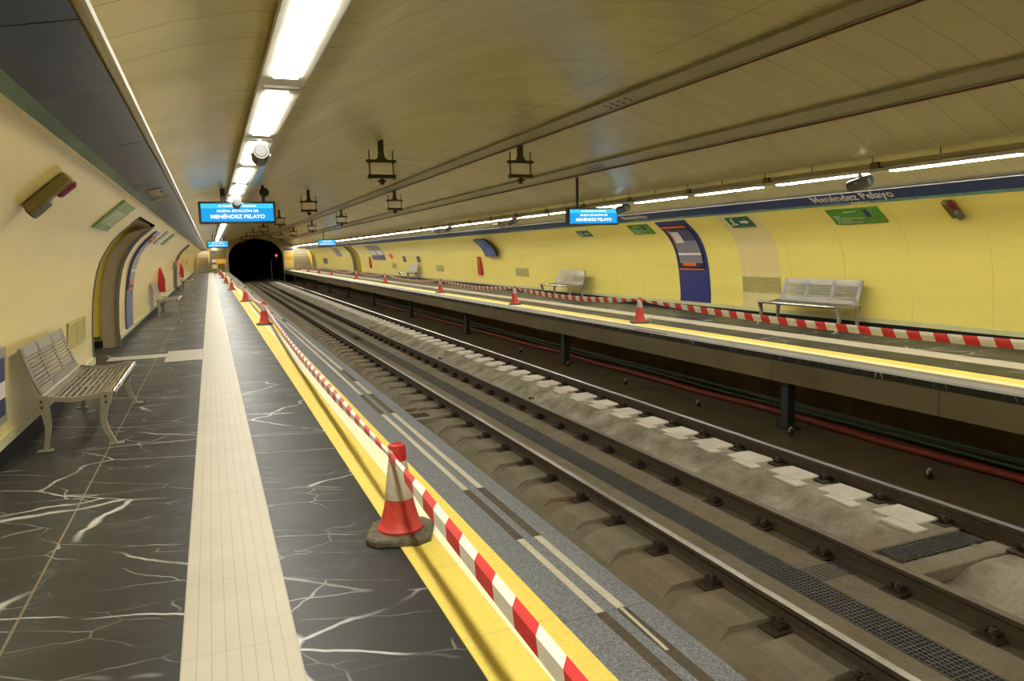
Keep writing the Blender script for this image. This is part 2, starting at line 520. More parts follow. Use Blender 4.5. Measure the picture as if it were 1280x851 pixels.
# ceiling: metal vault with a crease over each lamp row, then coves down to the walls
XC = 4.13
half = [(0, 3.50), (.5, 3.485), (1.04, 3.41), (1.5, 3.29), (2.01, 3.13), (2.3, 3.02), (2.56, 2.92), (2.85, 2.78), (3.15, 2.63), (3.42, 2.48), (3.50, 2.475), (3.65, 2.50), (3.9, 2.49), (4.2, 2.42), (4.5, 2.31), (4.74, 2.19)]
def ceil_z(x):
    d = abs(x - XC)
    for (d0, z0), (d1, z1) in zip(half, half[1:]):
        if d <= d1: return z0 + (z1 - z0) * (d - d0) / (d1 - d0)
    return half[-1][1]
cp = [(WL + .78, 2.09)] + [(XC - d, z) for d, z in half[::-1]] + [(XC + d, z) for d, z in half[1:]] + [(WR - .78, 2.09 * RZ)]
mb = MB(); mb.grid([[Vector((x, y, z)) for x, z in cp] for y in (Y0, YE)])
structure(mb.build('ceiling', MT['ceil'], recalc=False, smooth=.5))

# platforms
mb = MB(); mb.box(((WL - .6 + EL) / 2, (Y0 + YE) / 2, -.1), (EL - WL + .6, YE - Y0, .2)); structure(mb.build('floor', MT['marble']))
mb = MB(); mb.box(((WR + .6 + ER) / 2, (Y0 + YE) / 2, -.03), (WR + .6 - ER, YE - Y0, .06)); structure(mb.build('floor_far', MT['marble']))
def floor_strip(name, x0, x1, mat, h=.004, y0=Y0, y1=YE):
    mb = MB(); mb.box(((x0 + x1) / 2, (y0 + y1) / 2, h / 2), (x1 - x0, y1 - y0, h))
    return structure(mb.build(name, mat))
floor_strip('trim_1', -.205, .205, MT['strip'], .004)
floor_strip('trim_2', .775, 1.175, MT['yellow'], .006)
floor_strip('trim_3', 1.175, EL, MT['granite'], .003)
floor_strip('trim_4', 8.14, 8.54, MT['strip'])
floor_strip('trim_5', 7.14, 7.54, MT['yellow_far'], .006)
floor_strip('trim_6', ER, 7.14, MT['granite'], .003)
# crosswise guide path by the passage
jy = 12.15
mb = MB(); mb.box((-.46, 11.95, .002), (.50, 1.3, .004)); mb.box((-1.1, 12.1, .002), (.80, .42, .004)); structure(mb.build('trim_7', MT['strip']))

# anti-slip stripes of the near edge: cream where kept, brown residue where lost
mbw, mbr = MB(), MB()
def stripes(mw, mr, xs, secs, z=.003):
    for (xa, xb), sec in zip(xs, secs):
        yprev = Y0
        for a, b in sec:
            mw.box(((xa + xb) / 2, (a + b) / 2, z + .0015), (xb - xa, b - a - .01, .003))
            if a > yprev: mr.box(((xa + xb) / 2, (yprev + a) / 2, z + .0005), (xb - xa + .012, a - yprev, .001))
            yprev = b
stripes(mbw, mbr, [(1.332, 1.366), (1.425, 1.462)],
        [[(2.42, 3.25), (4.09, 6.43), (7.45, 8.28), (8.29, 19.1), (19.95, 42), (43, YE)], [(2.42, 3.25), (4.09, 6.43), (7.45, 8.28), (9.2, 16.6), (17.4, 30), (31, YE)]])
mbw.box((1.437, 2.25, .0045), (.014, .34, .003), Matrix.Rotation(-.03, 3, 'Z'))
structure(mbw.build('trim_8', MT['stripe'])); structure(mbr.build('trim_9', MT['residue']))
mbw, mbr = MB(), MB()
stripes(mbw, mbr, [(6.86, 6.895), (6.955, 6.99)], [[(Y0, 10), (11, 26), (27, YE)], [(Y0, 13), (14, YE)]])
structure(mbw.build('trim_10', MT['stripe'])); structure(mbr.build('trim_11', MT['residue']))

# platform faces
mb = MB(); mb.box((EL - .12, (Y0 + YE) / 2, -.66), (.2, YE - Y0, .92)); structure(mb.build('wall_near_edge', MT['fascia']))
def make_fascia():
    m = NT('brown_fascia_panel')
    P, x, y, z = m.pos()
    n = m.ramp(m.noise(m.scaled(P, (1, .5, .6)), 1.6, 5), .3, .7)
    c = m.mix(n, (.15, .12, .062, 1), (.24, .20, .115, 1))
    c = m.mix(m.math('MULTIPLY', m.line(y, 2.4, 5.05, .012), .7), c, (.03, .024, .014, 1))
    return m.bsdf(c, .5, .1, .4)
mb = MB(); mb.box((ER + .06, (Y0 + YE) / 2, -.215), (.06, YE - Y0, .27)); mb.box((ER + .15, (Y0 + YE) / 2, -.075), (.2, YE - Y0, .03)); structure(mb.build('wall_far_edge', make_fascia()))
mb = MB(); mb.box((8.6, (Y0 + YE) / 2, -.6), (.2, YE - Y0, 1.1)); mb.box((7.8, (Y0 + YE) / 2, -.10), (1.7, YE - Y0, .06)); structure(mb.build('wall_under_platform', MT['pit']))

# skirtings
for side, nm in (('L', 'left'), ('R', 'right')):
    x = WL if side == 'L' else WR
    s = 1 if side == 'L' else -1
    a, b = MB(), MB()
    ops = OPEN_L if side == 'L' else OPEN_R
    yy = [Y0] + [v for o in ops for v in o] + [YE]
    for y0, y1 in zip(yy[::2], yy[1::2]):
        a.box((x + s * .006, (y0 + y1) / 2, .065), (.012, y1 - y0, .13))
        b.box((x + s * .011, (y0 + y1) / 2, .168), (.022, y1 - y0, .076))
    structure(a.build('baseboard_' + nm, MT['base_board']))
    structure(b.build('trim_12' if side == 'L' else 'trim_13', MT['ledge']))

# frieze bands (teal below, navy above) with a white metal lip
def frieze(side):
    if side == 'L': B, T = Vector((-.76, 0, 2.10)), Vector((-.315, 0, 2.185))
    else: B, T = Vector((9.06, 0, 1.998)), Vector((8.80, 0, 2.151))
    m = B.lerp(T, .32 if side == 'L' else .20)
    n = Vector((0, 0, 1))
    for nm, p, q, mat in (('teal', B, m, MT['teal']), ('blue', m, T, MT['blue' if side == 'L' else 'blue_far'])):
        mb = MB()
        y = Y0
        brk = [Y0] + [(.1 if side == 'L' else 2.9) + 2.5 * k for k in range(-2, 31)] if side == 'L' else [Y0] + [-1.4 + 4.3 * k for k in range(0, 18)]
        brk = [b for b in brk if Y0 <= b < YE - .5] + [YE]
        for a, b in zip(brk, brk[1:]):
            mb.slab([[p + Vector((0, a + .006, 0)), p + Vector((0, b - .006, 0))], [q + Vector((0, a + .006, 0)), q + Vector((0, b - .006, 0))]], Vector((0, 0, .02)))
        structure(mb.build({'Lteal': 'trim_14', 'Lblue': 'trim_15', 'Rteal': 'trim_16', 'Rblue': 'trim_17'}[side + nm], mat))
    d = (T - B).normalized()
    mb = MB()
    lh = .03 if side == 'L' else .012
    lip = T + d * (.028 if side == 'L' else .004)
    sx = 1 if side == 'L' else -1
    mb.extrude_y([(lip.x, lip.z), (lip.x + sx * .016, lip.z), (lip.x + sx * .016, lip.z + lh), (lip.x, lip.z + lh)], Y0, YE)
    structure(mb.build('trim_18' if side == 'L' else 'trim_19', MT['white_metal']))
    mb = MB()
    mb.slab([[B + Vector((0, Y0, .03)), B + Vector((0, YE, .03))], [lip + Vector((0, Y0, .03)), lip + Vector((0, YE, .03))]], Vector((0, 0, .02)))
    structure(mb.build('trim_20' if side == 'L' else 'trim_21', MT['passage_wall' if side == 'L' else 'fascia']))
    return B, T
FL = frieze('L'); FR = frieze('R')

# passages off the left and right walls
def passage(side, y0, y1, idx, lit):
    s = -1 if side == 'L' else 1
    zs = [z for z in (0, .35, .75, .95, 1.13, 1.3, 1.44, 1.56, 1.69, 1.81, 1.92, 2.0)]
    xw = lambda z: wall_pt(side, z)
    # jambs follow the vault
    xi = (WL - .28) if side == 'L' else (WR + .28)
    mb = MB()
    for y, t in ((y0, -1), (y1, 1)):
        rows = [[Vector((xw(z), y, z)), Vector((xw(z) + s * .26, y, z))] for z in zs]
        mb.slab(rows, Vector((0, t * .05, 0)))
    mb.slab([[Vector((xw(1.95), y0, 2.0)), Vector((xw(1.95), y1, 2.0))], [Vector((xi + s * 3.4, y0 - .6, 2.0)), Vector((xi + s * 3.4, y1 + .6, 2.0))]], Vector((0, 0, .05)))
    structure(mb.build('door_%d' % idx, MT['brown_jamb']))
    mb = MB()
    for y, t in ((y0, 1), (y1, -1)):
        rows = []
        for z in zs:
            n, tt = wall_normal(side, max(z, .03))
            p = Vector((xw(z), y, z)) + n * .012
            rows.append([p, p + Vector((0, t * .035, 0))])
        mb.slab(rows, lambda p: Vector((s * .05, 0, 0)))
    structure(mb.build('trim_%d' % (21 + idx), MT['edge_metal']))
    # inner passage walls
    mb = MB()
    xb = xi + s * 3.4
    for y, t in ((y0 - .07, -1), (y1 + .07, 1)):
        mb.slab([[Vector((xw(z) + s * .04, y, z)), Vector((xb, y, z))] for z in zs], Vector((0, t * .1, 0)))
    mb.box((xb, (y0 + y1) / 2, 1.0), (.1, y1 - y0 + .6, 2.0))
    structure(mb.build('wall_passage' + ('' if idx == 1 else '_%d' % idx), MT['passage_wall']))
    mb = MB()
    mb.box(((xi + xb) / 2, y1 + .062, .06), (abs(xb - xi) + .3, .02, .12))
    structure(mb.build('baseboard_passage' + ('' if idx == 1 else '_%d' % idx), MT['base_board']))
    mb = MB(); mb.box(((xi + xb) / 2, (y0 + y1) / 2, -.05), (abs(xb - xi) + .7, y1 - y0 + .5, .1)); structure(mb.build('floor_passage' + ('' if idx == 1 else '_%d' % idx), MT['marble'], loc=(0, 0, -.002)))
    if lit:
        t = thing('added_passage_lamp', ['unseen lamp added to brighten the nearest left passage', 'unseen lamp added to brighten the distant left passage', 'unseen lamp added to brighten the right passage'][idx - 1], 'lamp', (xi + s * 1.6, (y0 + y1) / 2, 1.95))
        mb = MB(); mb.box((0, 0, .025), (.22, 1.2, .05)); mb.build('housing', MT['lamp_body'], t)
        mb = MB(); mb.box((0, 0, -.006), (.16, 1.1, .012)); mb.build('diffuser', MT['passage_fill_lamp'], t)
passage('L', *OPEN_L[0], 1, True)
passage('L', *OPEN_L[1], 2, True)
passage('R', *OPEN_R[0], 3, True)

# track bed: flat slab between the rails with a drain slot, banks either side
RAIL_A, RAIL_B, RAIL_C, RAIL_0 = 3.425, 4.565, 6.045, 1.98
YT = 118.0
mb = MB()
prof = [(1.3, -1.22), (2.75, -1.22), (3.02, -1.115), (3.32, -1.112), (3.52, -1.10), (3.79, -1.085), (3.80, -1.085), (3.80, -1.25), (4.09, -1.25), (4.09, -1.085), (4.36, -1.085), (4.44, -1.11), (4.68, -1.12)]
mb.extrude_y(prof, Y0, YT, closed=False)
structure(mb.build('track_bed', MT['bed'], recalc=False, smooth=.3))
mb = MB()
rows = []
rnd = random.Random(3)
ny = 900
def fbm(x, y, sc): return mnoise.fractal(Vector((x * sc, y * sc, 3.7)), .8, 2.1, 4)
bank = [(4.63, -1.12, 0), (4.70, -1.15, .2), (4.76, -1.235, .5), (4.88, -1.265, .5), (5.00, -1.262, .8), (5.10, -1.245, 1), (5.20, -1.215, 1), (5.29, -1.175, 1), (5.37, -1.13, 1), (5.44, -1.10, .9), (5.50, -1.085, .6), (5.58, -1.085, .3), (5.75, -1.10, 0), (6.2, -1.115, 0)]
for i in range(ny + 1):
    y = Y0 + (YT - Y0) * (i / ny) ** 1.25
    low = 3.72 < y < 4.36      # kept low under the crosswise grating
    rows.append([Vector((x + w * .05 * fbm(x + 9, y, 2.3), y, min(z + w * .034 * fbm(x, y, 2.2), -1.15 if low else 0))) for x, z, w in bank])
mb.grid(rows)
structure(mb.build('track_bank', MT['slope'], recalc=False, smooth=1.3))
mb = MB(); mb.extrude_y([(6.1, -1.14), (6.6, -1.13), (7.2, -1.12), (8.6, -1.12)], Y0, YT, closed=False)
structure(mb.build('track_side_ground', MT['pit'], recalc=False))

# cast blocks between the fasteners
mb = MB(); mc = MB()
PITCH_F = .697
FY = [3.55 + PITCH_F * k for k in range(-3, 100)]
for k, y in enumerate(FY):
    yc = y + PITCH_F / 2
    j = lambda a=.02: rnd.uniform(-a, a)
    for (M_, x0, x1, xs, zt, zb) in ((mb, 3.02, 3.345, 2.86, -1.075, -1.19),):
        w = .235
        pts_t = [(x0 + j(), yc - w + j()), (x1, yc - w + j()), (x1, yc + w + j()), (x0 + j(), yc + w + j())]
        T = [M_.bm.verts.new((px, py, zt)) for px, py in pts_t]
        Bv = [M_.bm.verts.new((px - (xs and (x0 - xs) if i in (0, 3) else 0), py + (-.03 if i < 2 else .03), zb)) for i, (px, py) in enumerate(pts_t)]
        M_.face(T)
        for i in range(4): M_.face((T[i], T[(i + 1) % 4], Bv[(i + 1) % 4], Bv[i]))
    if abs(yc - 4.04) < .3: continue
    for (x0, x1, w, ys_) in ((5.60 + j(), 5.955, .215, 0), (5.49 + j(), 5.66, .20, -.22)):
        mc.box(((x0 + x1) / 2, yc + ys_ * .7, -1.098 if ys_ else -1.095), (x1 - x0, 2 * w * (.9 if ys_ else 1), .06), Matrix.Rotation(j(.04), 3, 'Z'), bev=.008)
structure(mb.build('track_blocks_left', MT['pad_dirty'], smooth=.3))
structure(mc.build('track_blocks_right', MT['pad'], smooth=.3))

# ------------------------------------------------------------------ rails, fasteners
def rail(x, label, top, head=.035):
    zt = -.95
    prof = [(-head, zt), (-head - .002, zt - .012), (-head, zt - .035), (-.010, zt - .052), (-.009, zt - .125), (-.062, zt - .145), (-.062, zt - .156), (.062, zt - .156), (.062, zt - .145), (.009, zt - .125), (.010, zt - .052), (head, zt - .035), (head + .002, zt - .012), (head, zt)]
    mb = MB()
    n = len(prof)
    A = [mb.bm.verts.new((a, Y0, b)) for a, b in prof]; B = [mb.bm.verts.new((a, YT, b)) for a, b in prof]
    for k in range(n):
        if k < n - 1: mb.face((A[k], A[(k + 1) % n], B[(k + 1) % n], B[k]), 0)
    e = head * (.55 if top[0] is not top[1] else 0)        # the polished running band lies on the right-hand side of the head
    A2 = mb.bm.verts.new((e, Y0, zt + .0005)); B2 = mb.bm.verts.new((e, YT, zt + .0005))
    mb.face((A[n - 1], A2, B2, B[n - 1]), 1); mb.face((A2, A[0], B[0], B2), 2)
    mb.face(A[::-1] + [A2][:0]); mb.face(B)
    o = mb.build('running_rail', [MT['rail_side']] + list(top), loc=(x, 0, 0))
    return tag(o, label, 'rail')
rail(RAIL_A, 'worn steel rail of the near track, left of the long drain grating', (MT['rail_dull'], MT['rail_top']))
rail(RAIL_B, 'brown steel rail of the far track, just right of the long drain grating', (MT['rail_dull'], MT['rail_dull']))
rail(RAIL_C, 'steel rail with bright polished top, farthest from the near platform', (MT['rail_bright'], MT['rail_bright']))
rail(RAIL_0, 'brown steel rail hidden under the near platform edge', (MT['rail_dull'], MT['rail_dull']))

def fastener(first):
    t = thing('rail_fastener', 'x', 'rail clip', (0, 0, -1.108))
    mb = MB(); mb.box((-.125, 0, .014), (.15, .17, .028), bev=.006); mb.build('base_plate', MT['rust'], t)
    mb = MB()
    mb.box((-.075, 0, .046), (.07, .09, .036), Matrix.Rotation(.25, 3, 'Y'), bev=.008)
    mb.tube([(-.135, -.045, .035), (-.15, -.02, .065), (-.10, 0, .078), (-.055, .02, .062), (-.06, .045, .04)], .013, 8)
    mb.build('spring_clip', MT['rust'], t)
    for dy in (-.03, .035):
        mb = MB(); mb.cyl((-.115, dy, .028), (-.115, dy, .09), .013, n=8); mb.cyl((-.115, dy, .052), (-.115, dy, .074), .024, n=6); mb.build('bolt', MT['rust'], t)
    return t
F0 = None
for nm, x, lab in (('a', RAIL_A, 'rusty rail clip bolted beside the near track rail closest to the platform'),
                   ('b', RAIL_B, 'rusty rail clip bolted beside the rail right of the drain grating'),
                   ('c', RAIL_C, 'rusty rail clip among brightly lit blocks beside the bright-topped far rail')):
    ph = {'a': 3.55, 'b': 2.89, 'c': 3.63}[nm]
    for k in range(-1, 74):
        y = ph + PITCH_F * k
        grp = {'a': 'clips along the nearest visible rail', 'b': 'clips along the middle rail', 'c': 'clips along the far rail'}[nm]
        if F0 is None:
            F0 = fastener(None); F0.location = (x, y, -1.108); F0['label'] = lab; F0['group'] = grp
        else:
            dup(F0, (x, y, -1.108), lab, group=grp, kids=True)

# drain gratings
def grating(name, label, x0, x1, y0, y1, z, rows_, pitch, cat='drain grating', group=None):
    mb = MB()
    for i in range(rows_ + 1):
        x = x0 + (x1 - x0) * i / rows_
        mb.box((x, (y0 + y1) / 2, z - .012), (.006, y1 - y0, .024))
    n = int((y1 - y0) / pitch)
    for i in range(n + 1):
        y = y0 + (y1 - y0) * i / n
        mb.box(((x0 + x1) / 2, y, z - .004), (x1 - x0, .004, .008))
    o = mb.build(name, MT['grating'])
    return tag(o, label, cat, group)
grating('drain_grating', 'long galvanised drain grating between the rails, running out of the picture at the bottom', 3.815, 4.075, -2, 21.4, -1.085, 7, .038)
grating('drain_grating', 'distant length of long drain grating beyond the concrete gap', 3.815, 4.075, 22.3, 70, -1.085, 7, .06)
grating('drain_grating', 'short crosswise grating leading to the far bright rail', 4.95, 5.85, 3.93, 4.15, -1.085, 18, .03)
grating('drain_grating', 'small square grating joining the long drain beside the middle rail', 4.09, 4.44, 3.93, 4.15, -1.08, 8, .03)
grating('drain_grating', 'narrow crosswise grating near the near platform edge by the pit', 2.55, 3.30, 10.75, 10.98, -1.08, 18, .03)
mb = MB()
for y in (3.80, 4.28): mb.box((5.36, y, -1.15), (1.22, .20, .12), bev=.01)
mb.box((5.36, 4.04, -1.2), (1.2, .4, .1))

for y in (10.66, 11.1, 11.5): mb.box((2.8, y, -1.13), (1.0, .12, .09), bev=.01)
structure(mb.build('drain_kerbs', MT['pad_dirty']))
# marker posts between the tracks
def post(x, y, label):
    t = thing('marker_post', label, 'post', (x, y, -1.26))
    mb = MB(); mb.box((0, 0, .11), (.022, .05, .22)); mb.build('stake', MT['rust'], t)
    mb = MB(); mb.box((.035, 0, .20), (.06, .03, .025)); mb.cyl((.05, -.02, .19), (.05, .02, .19), .02, n=8); mb.build('tag_plate', MT['copper'], t)
post(4.86, 11.1, 'nearer small rusty marker post between the middle and far rails')
post(4.86, 16.4, 'second small rusty marker post farther along between the rails')
post(4.86, 24.5, 'small distant rusty marker post between the rails')

# under the far platform
mb = MB()
for i, y in enumerate([.6, 7.62, 14.44, 21.2, 28.0, 35.2, 42.3, 49.4, 56.5, 63.6, 70.6]):
    mb = MB(); mb.box((0, 0, .49), (.13, .13, .98)); mb.box((0, 0, .02), (.24, .24, .04)); mb.box((0, 0, .96), (.22, .22, .05))
    o = mb.build('platform_post', MT['post'], loc=(7.22, y, -1.12))
    lab = ['grey steel post under far platform, out of the picture at right', 'grey steel post under far platform nearest the camera', 'second grey steel post under far platform', 'third grey steel post under far platform', 'fourth grey steel post under far platform'][min(i, 4)] if i < 5 else 'distant grey steel post under the far platform'
    tag(o, lab, 'post', 'distant posts under far platform' if i >= 5 else None)
mb = MB(); mb.tube([(7.62 + .02 * math.sin(y * .9), y, -1.04 + .012 * math.sin(y * 1.7)) for y in [Y0 + 1.2 * k for k in range(70)]], .048, 10)
tag(mb.build('cable_pipe', MT['redpipe']), 'long red pipe lying under the far platform', 'pipe')
for k, (dx, dz, lab) in enumerate(((0, 0, 'lower green cable above the red pipe under far platform'), (.07, .05, 'upper green cable above the red pipe under far platform'))):
    mb = MB(); mb.tube([(7.78 + dx + .02 * math.sin(y * .6 + k), y, -.98 + dz + .014 * math.sin(y * 1.1 + k * 2)) for y in [Y0 + 1.2 * q for q in range(70)]], .022, 8)
    tag(mb.build('trackside_cable', MT['greencable']), lab, 'cable')
for i, (x, y) in enumerate([(7.0, 5.3), (7.02, 7.35), (7.05, 9.4), (7.05, 11.6), (7.05, 14.0), (7.05, 16.6)]):
    t = thing('cable_bracket', ORD[i] + ' small bracket on the dark ground beside the red pipe', 'bracket', (x, y, -1.12))
    mb = MB(); mb.box((0, 0, .03), (.06, .05, .06)); mb.build('foot', MT['rust'], t)
    mb = MB(); mb.tube([(-.02, 0, .06), (-.02, 0, .10), (.01, 0, .115), (.03, 0, .09)], .01, 6); mb.build('hook', MT['paper'], t)

# ------------------------------------------------------------------ end walls, tunnels, stairs
def end_wall(y, name, openings):
    outline = [(WL, 0)] + [(WL + d, z) for d, z in WALLP[1:]] + [(x, z) for x, z in cp[1:-1]] + [(WR - d, z * RZ) for d, z in WALLP[::-1]]
    outline += [(ER, 0), (ER, GROUND - .2), (EL, GROUND - .2), (EL, 0)]
    bm = bmesh.new()
    def ring(pts):
        vs = [bm.verts.new((x, y, z)) for x, z in pts]
        for a, b in zip(vs, vs[1:] + vs[:1]): bm.edges.new((a, b))
    ring(outline)
    for op in openings: ring(op)
    bmesh.ops.triangle_fill(bm, use_beauty=True, use_dissolve=False, edges=bm.edges[:])
    me = bpy.data.meshes.new(name); bm.to_mesh(me); bm.free()
    me.materials.append(MT['end_wall'])
    o = bpy.data.objects.new(name, me); COL.objects.link(o)
    return structure(o)
PX0, PX1 = 1.62, 6.66
arch = [(PX0, GROUND - .1), (PX0, 1.3)]
for k in range(1, 16):
    a = PI - PI * k / 16
    arch.append(((PX0 + PX1) / 2 + (PX1 - PX0) / 2 * math.cos(a), 1.3 + 1.85 * math.sin(a)))
arch += [(PX1, 1.3), (PX1, GROUND - .1)]
st_l = [(-1.15, .02), (-1.15, 1.5), (-1.0, 1.85), (-.75, 2.02), (-.02, 2.02), (-.02, .02)]
st_r = [(7.75, .02), (7.75, 2.02), (8.9, 2.02), (9.2, 1.8), (9.4, 1.4), (9.45, .02)]
end_wall(YE - .02, 'wall_end', [arch, st_l, st_r])
end_wall(Y0 + .02, 'wall_behind', [arch])
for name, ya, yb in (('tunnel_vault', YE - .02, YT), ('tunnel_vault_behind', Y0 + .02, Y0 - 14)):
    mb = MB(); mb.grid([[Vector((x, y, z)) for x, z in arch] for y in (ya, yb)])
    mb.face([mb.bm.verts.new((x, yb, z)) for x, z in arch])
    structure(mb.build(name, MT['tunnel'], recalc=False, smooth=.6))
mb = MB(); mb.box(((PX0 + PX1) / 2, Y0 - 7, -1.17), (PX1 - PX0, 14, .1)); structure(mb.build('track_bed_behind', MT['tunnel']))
for x0, x1, side in ((-1.15, -.02, 'left'), (7.75, 9.45, 'right')):
    a, b = MB(), MB()
    for k in range(14):
        a.box(((x0 + x1) / 2, YE + .3 + .29 * k + 1.5, .085 + .17 * k), (x1 - x0, 3.0, .17))
        b.box(((x0 + x1) / 2, YE + .3 + .29 * k + .02, .163 + .17 * k), (x1 - x0, .05, .022))
    t = thing('staircase', 'grey stone staircase rising through the end wall at the %s' % side, 'stairs', (0, 0, 0))
    a.build('flight', MT['step'], t); b.build('nosings', MT['nosing'], t)['kind'] = 'stuff'
    mb = MB(); xm = (x0 + x1) / 2; w = x1 - x0
    mb.box((x0 - .04, YE + 3, 1.6), (.08, 6, 3.6)); mb.box((x1 + .04, YE + 3, 1.6), (.08, 6, 3.6))
    mb.box((xm, YE + 6, 2.4), (w, .1, 3)); mb.box((xm, YE + 3, 3.6), (w, 6, .1))
    structure(mb.build('wall_stair_' + side, MT['passage_wall']))
    mb = MB(); mb.box((0, 0, 0), (w * .6, .9, .05)); tag(mb.build('stair_fill_lamp', MT['stair_fill_lamp'], loc=(xm, YE + 2.2, 3.5)), 'unseen lamp added above the %s staircase' % side, 'lamp')
    if side == 'left':
        mb = MB(); mb.tube([(-.12, YE + .2, .95), (-.12, YE + 4.2, 3.2)], .025, 8); mb.tube([(-.12, YE + .2, 0), (-.12, YE + .2, .95)], .025, 8)
        tag(mb.build('handrail', MT['polished']), 'steel handrail along the left staircase', 'handrail')

# advertisement and boards on the end wall
t = thing('advert_panel', 'tall yellow and orange poster beside the tunnel mouth on the far platform', 'poster', (7.2, YE - .06, .15))
mb = MB(); mb.box((0, .01, 1.0), (.96, .04, 2.1)); mb.build('frame', MT['galv'], t)
mb = MB(); mb.box((0, -.02, .45), (.84, .02, .75)); mb.build('lower_print', MT['pale_yellow'], t)
mb = MB(); mb.box((0, -.02, 1.0), (.84, .02, .35)); mb.build('middle_print', MT['amber'], t)
mb = MB(); mb.box((0, -.02, 1.48), (.84, .02, .60)); mb.build('upper_print', MT['pale_yellow'], t)
mb = MB(); mb.box((0, -.02, 1.88), (.90, .025, .18)); mb.build('header', MT['poster_blue'], t)
t = thing('works_board', 'amber works board on legs in front of the left end wall', 'board', (.95, YE - 1.2, 0))
mb = MB(); mb.box((0, 0, 1.05), (.85, .03, .42), bev=.006); mb.build('panel', MT['amber'], t)
for dx in (-.35, .35):
    mb = MB(); mb.box((dx, .02, .45), (.04, .04, .9)); mb.build('leg', MT['paper'], t)
t = thing('notice_board', 'notice board with mixed prints on the end wall left of the tunnel', 'board', (.75, YE - .06, .2))
mb = MB(); mb.box((0, .01, .95), (1.3, .04, 1.9)); mb.build('backing', MT['olive'], t)
mb = MB(); mb.box((-.35, -.02, 1.72), (.45, .02, .18)); mb.build('blue_notice', MT['poster_blue'], t)
mb = MB(); mb.box((-.4, -.02, .35), (.4, .02, .4)); mb.build('yellow_notice', MT['ledge'], t)
mb = MB(); mb.box((-.42, -.02, .9), (.35, .02, .3)); mb.build('white_notice', MT['paper'], t)
# signal in the tunnel
t = thing('track_signal', 'red track signal on a thin mast inside the tunnel mouth', 'signal', (5.55, YE + .6, GROUND))
mb = MB(); mb.cyl((0, 0, 0), (0, 0, 2.1), .03, n=8); mb.build('mast', MT['grating'], t)
mb = MB(); mb.box((.52, 0, 2.55), (.26, .16, .42), bev=.02); mb.box((.25, 0, 2.1), (.55, .04, .04)); mb.box((.52, 0, 2.25), (.04, .04, .3)); mb.build('head', MT['black'], t)
mb = MB(); mb.cyl((.52, -.085, 2.58), (.52, -.11, 2.58), .085, n=14); mb.build('red_lens', MT['signal'], t)

# ------------------------------------------------------------------ lamp rows
LP = 1.92
def lamp_l():
    t = thing('ceiling_light', 'x', 'light', (.43, 4.5, 2.38))
    mb = MB()
    mb.extrude_y([(-.118, .012), (.118, .012), (.122, .03), (.10, .10), (-.10, .10), (-.122, .03)], -.22, LP - .225)
    mb.build('housing', MT['lamp_body'], t)
    mb = MB(); mb.extrude_y([(-.06, 0), (.06, 0), (.062, .013), (-.062, .013)], 0, 1.47); mb.build('diffuser', MT['lamp'], t)
    mb = MB(); mb.box((0, -.20, .006), (.19, .05, .014)); mb.build('joint_strap', MT['galv'], t)
    for y in (.25, 1.2):
        mb = MB(); mb.cyl((0, y, .095), (0, y, .16), .006, n=6); mb.build('hanger', MT['black'], t)
    return t
def lab_light(side, k, k0):
    i = k - k0
    if i < 0: return ('white strip light of the %s row behind the camera' % side, 'lights behind the camera, %s row' % side)
    if side == 'left': L = ['white strip light running out of the top of the picture, left row', 'second white strip light from the camera in the left row', 'third white strip light of left row, above the nearest loudspeaker',
                            'fourth white strip light from the camera in the left row', 'fifth white strip light from the camera in the left row']
    else: L = ['white strip light running out at the right edge of the picture', 'second white strip light from the right edge, above the station name', 'third white strip light from the right edge over the far platform',
               'fourth white strip light from the right edge over the far platform', 'fifth white strip light from the right edge over the far platform']
    if i < len(L): return (L[i], None)
    return ('small distant strip light far along the %s ceiling row' % side, 'distant lights, %s row' % side)
proto = None
for k in range(-6, 37):
    y = 4.5 + LP * k
    lb, gp = lab_light('left', k, -1)
    if proto is None:
        proto = lamp_l(); proto['label'] = lb; proto.location = (.43, y, 2.375)
        if gp: proto['group'] = gp
    else:
        o = dup(proto, (.43, y, 2.375), lb, group=gp)
        if not gp and 'group' in o: del o['group']
def lamp_r():
    t = thing('ceiling_light', 'x', 'light', (0, 0, 0))
    mb = MB()
    mb.extrude_y([(-.10, .018), (.10, .018), (.105, .03), (.10, .055), (-.10, .055), (-.105, .03)], -.2, LP - .205)
    mb.build('housing', MT['lamp_body'], t)
    mb = MB(); mb.extrude_y([(-.062, .008), (.062, .008), (.062, .0185), (-.062, .0185)], 0, 1.52); mb.build('diffuser', MT['lamp'], t)
    mb = MB(); mb.box((0, LP / 2 - .2, .105), (.085, LP - .02, .055)); mb.build('trunking', MT['trunking'], t)
    mb = MB(); mb.box((-.02, -.19, .085), (.12, .12, .11), bev=.006); mb.build('junction_box', MT['olive'], t)
    for y in (-.1, .9):
        mb = MB(); mb.cyl((0, y, .13), (0, y, .215), .006, n=6); mb.build('hanger_wire', MT['black'], t)
    return t
XR = 7.78
proto = None
for k in range(-6, 37):
    y = 6.95 + LP * k
    lb, gp = lab_light('right', k, -1)
    if proto is None:
        proto = lamp_r(); proto['label'] = lb; proto.location = (XR, y, 2.275)
        if gp: proto['group'] = gp
    else:
        o = dup(proto, (XR, y, 2.275), lb, group=gp)
        if not gp and 'group' in o: del o['group']

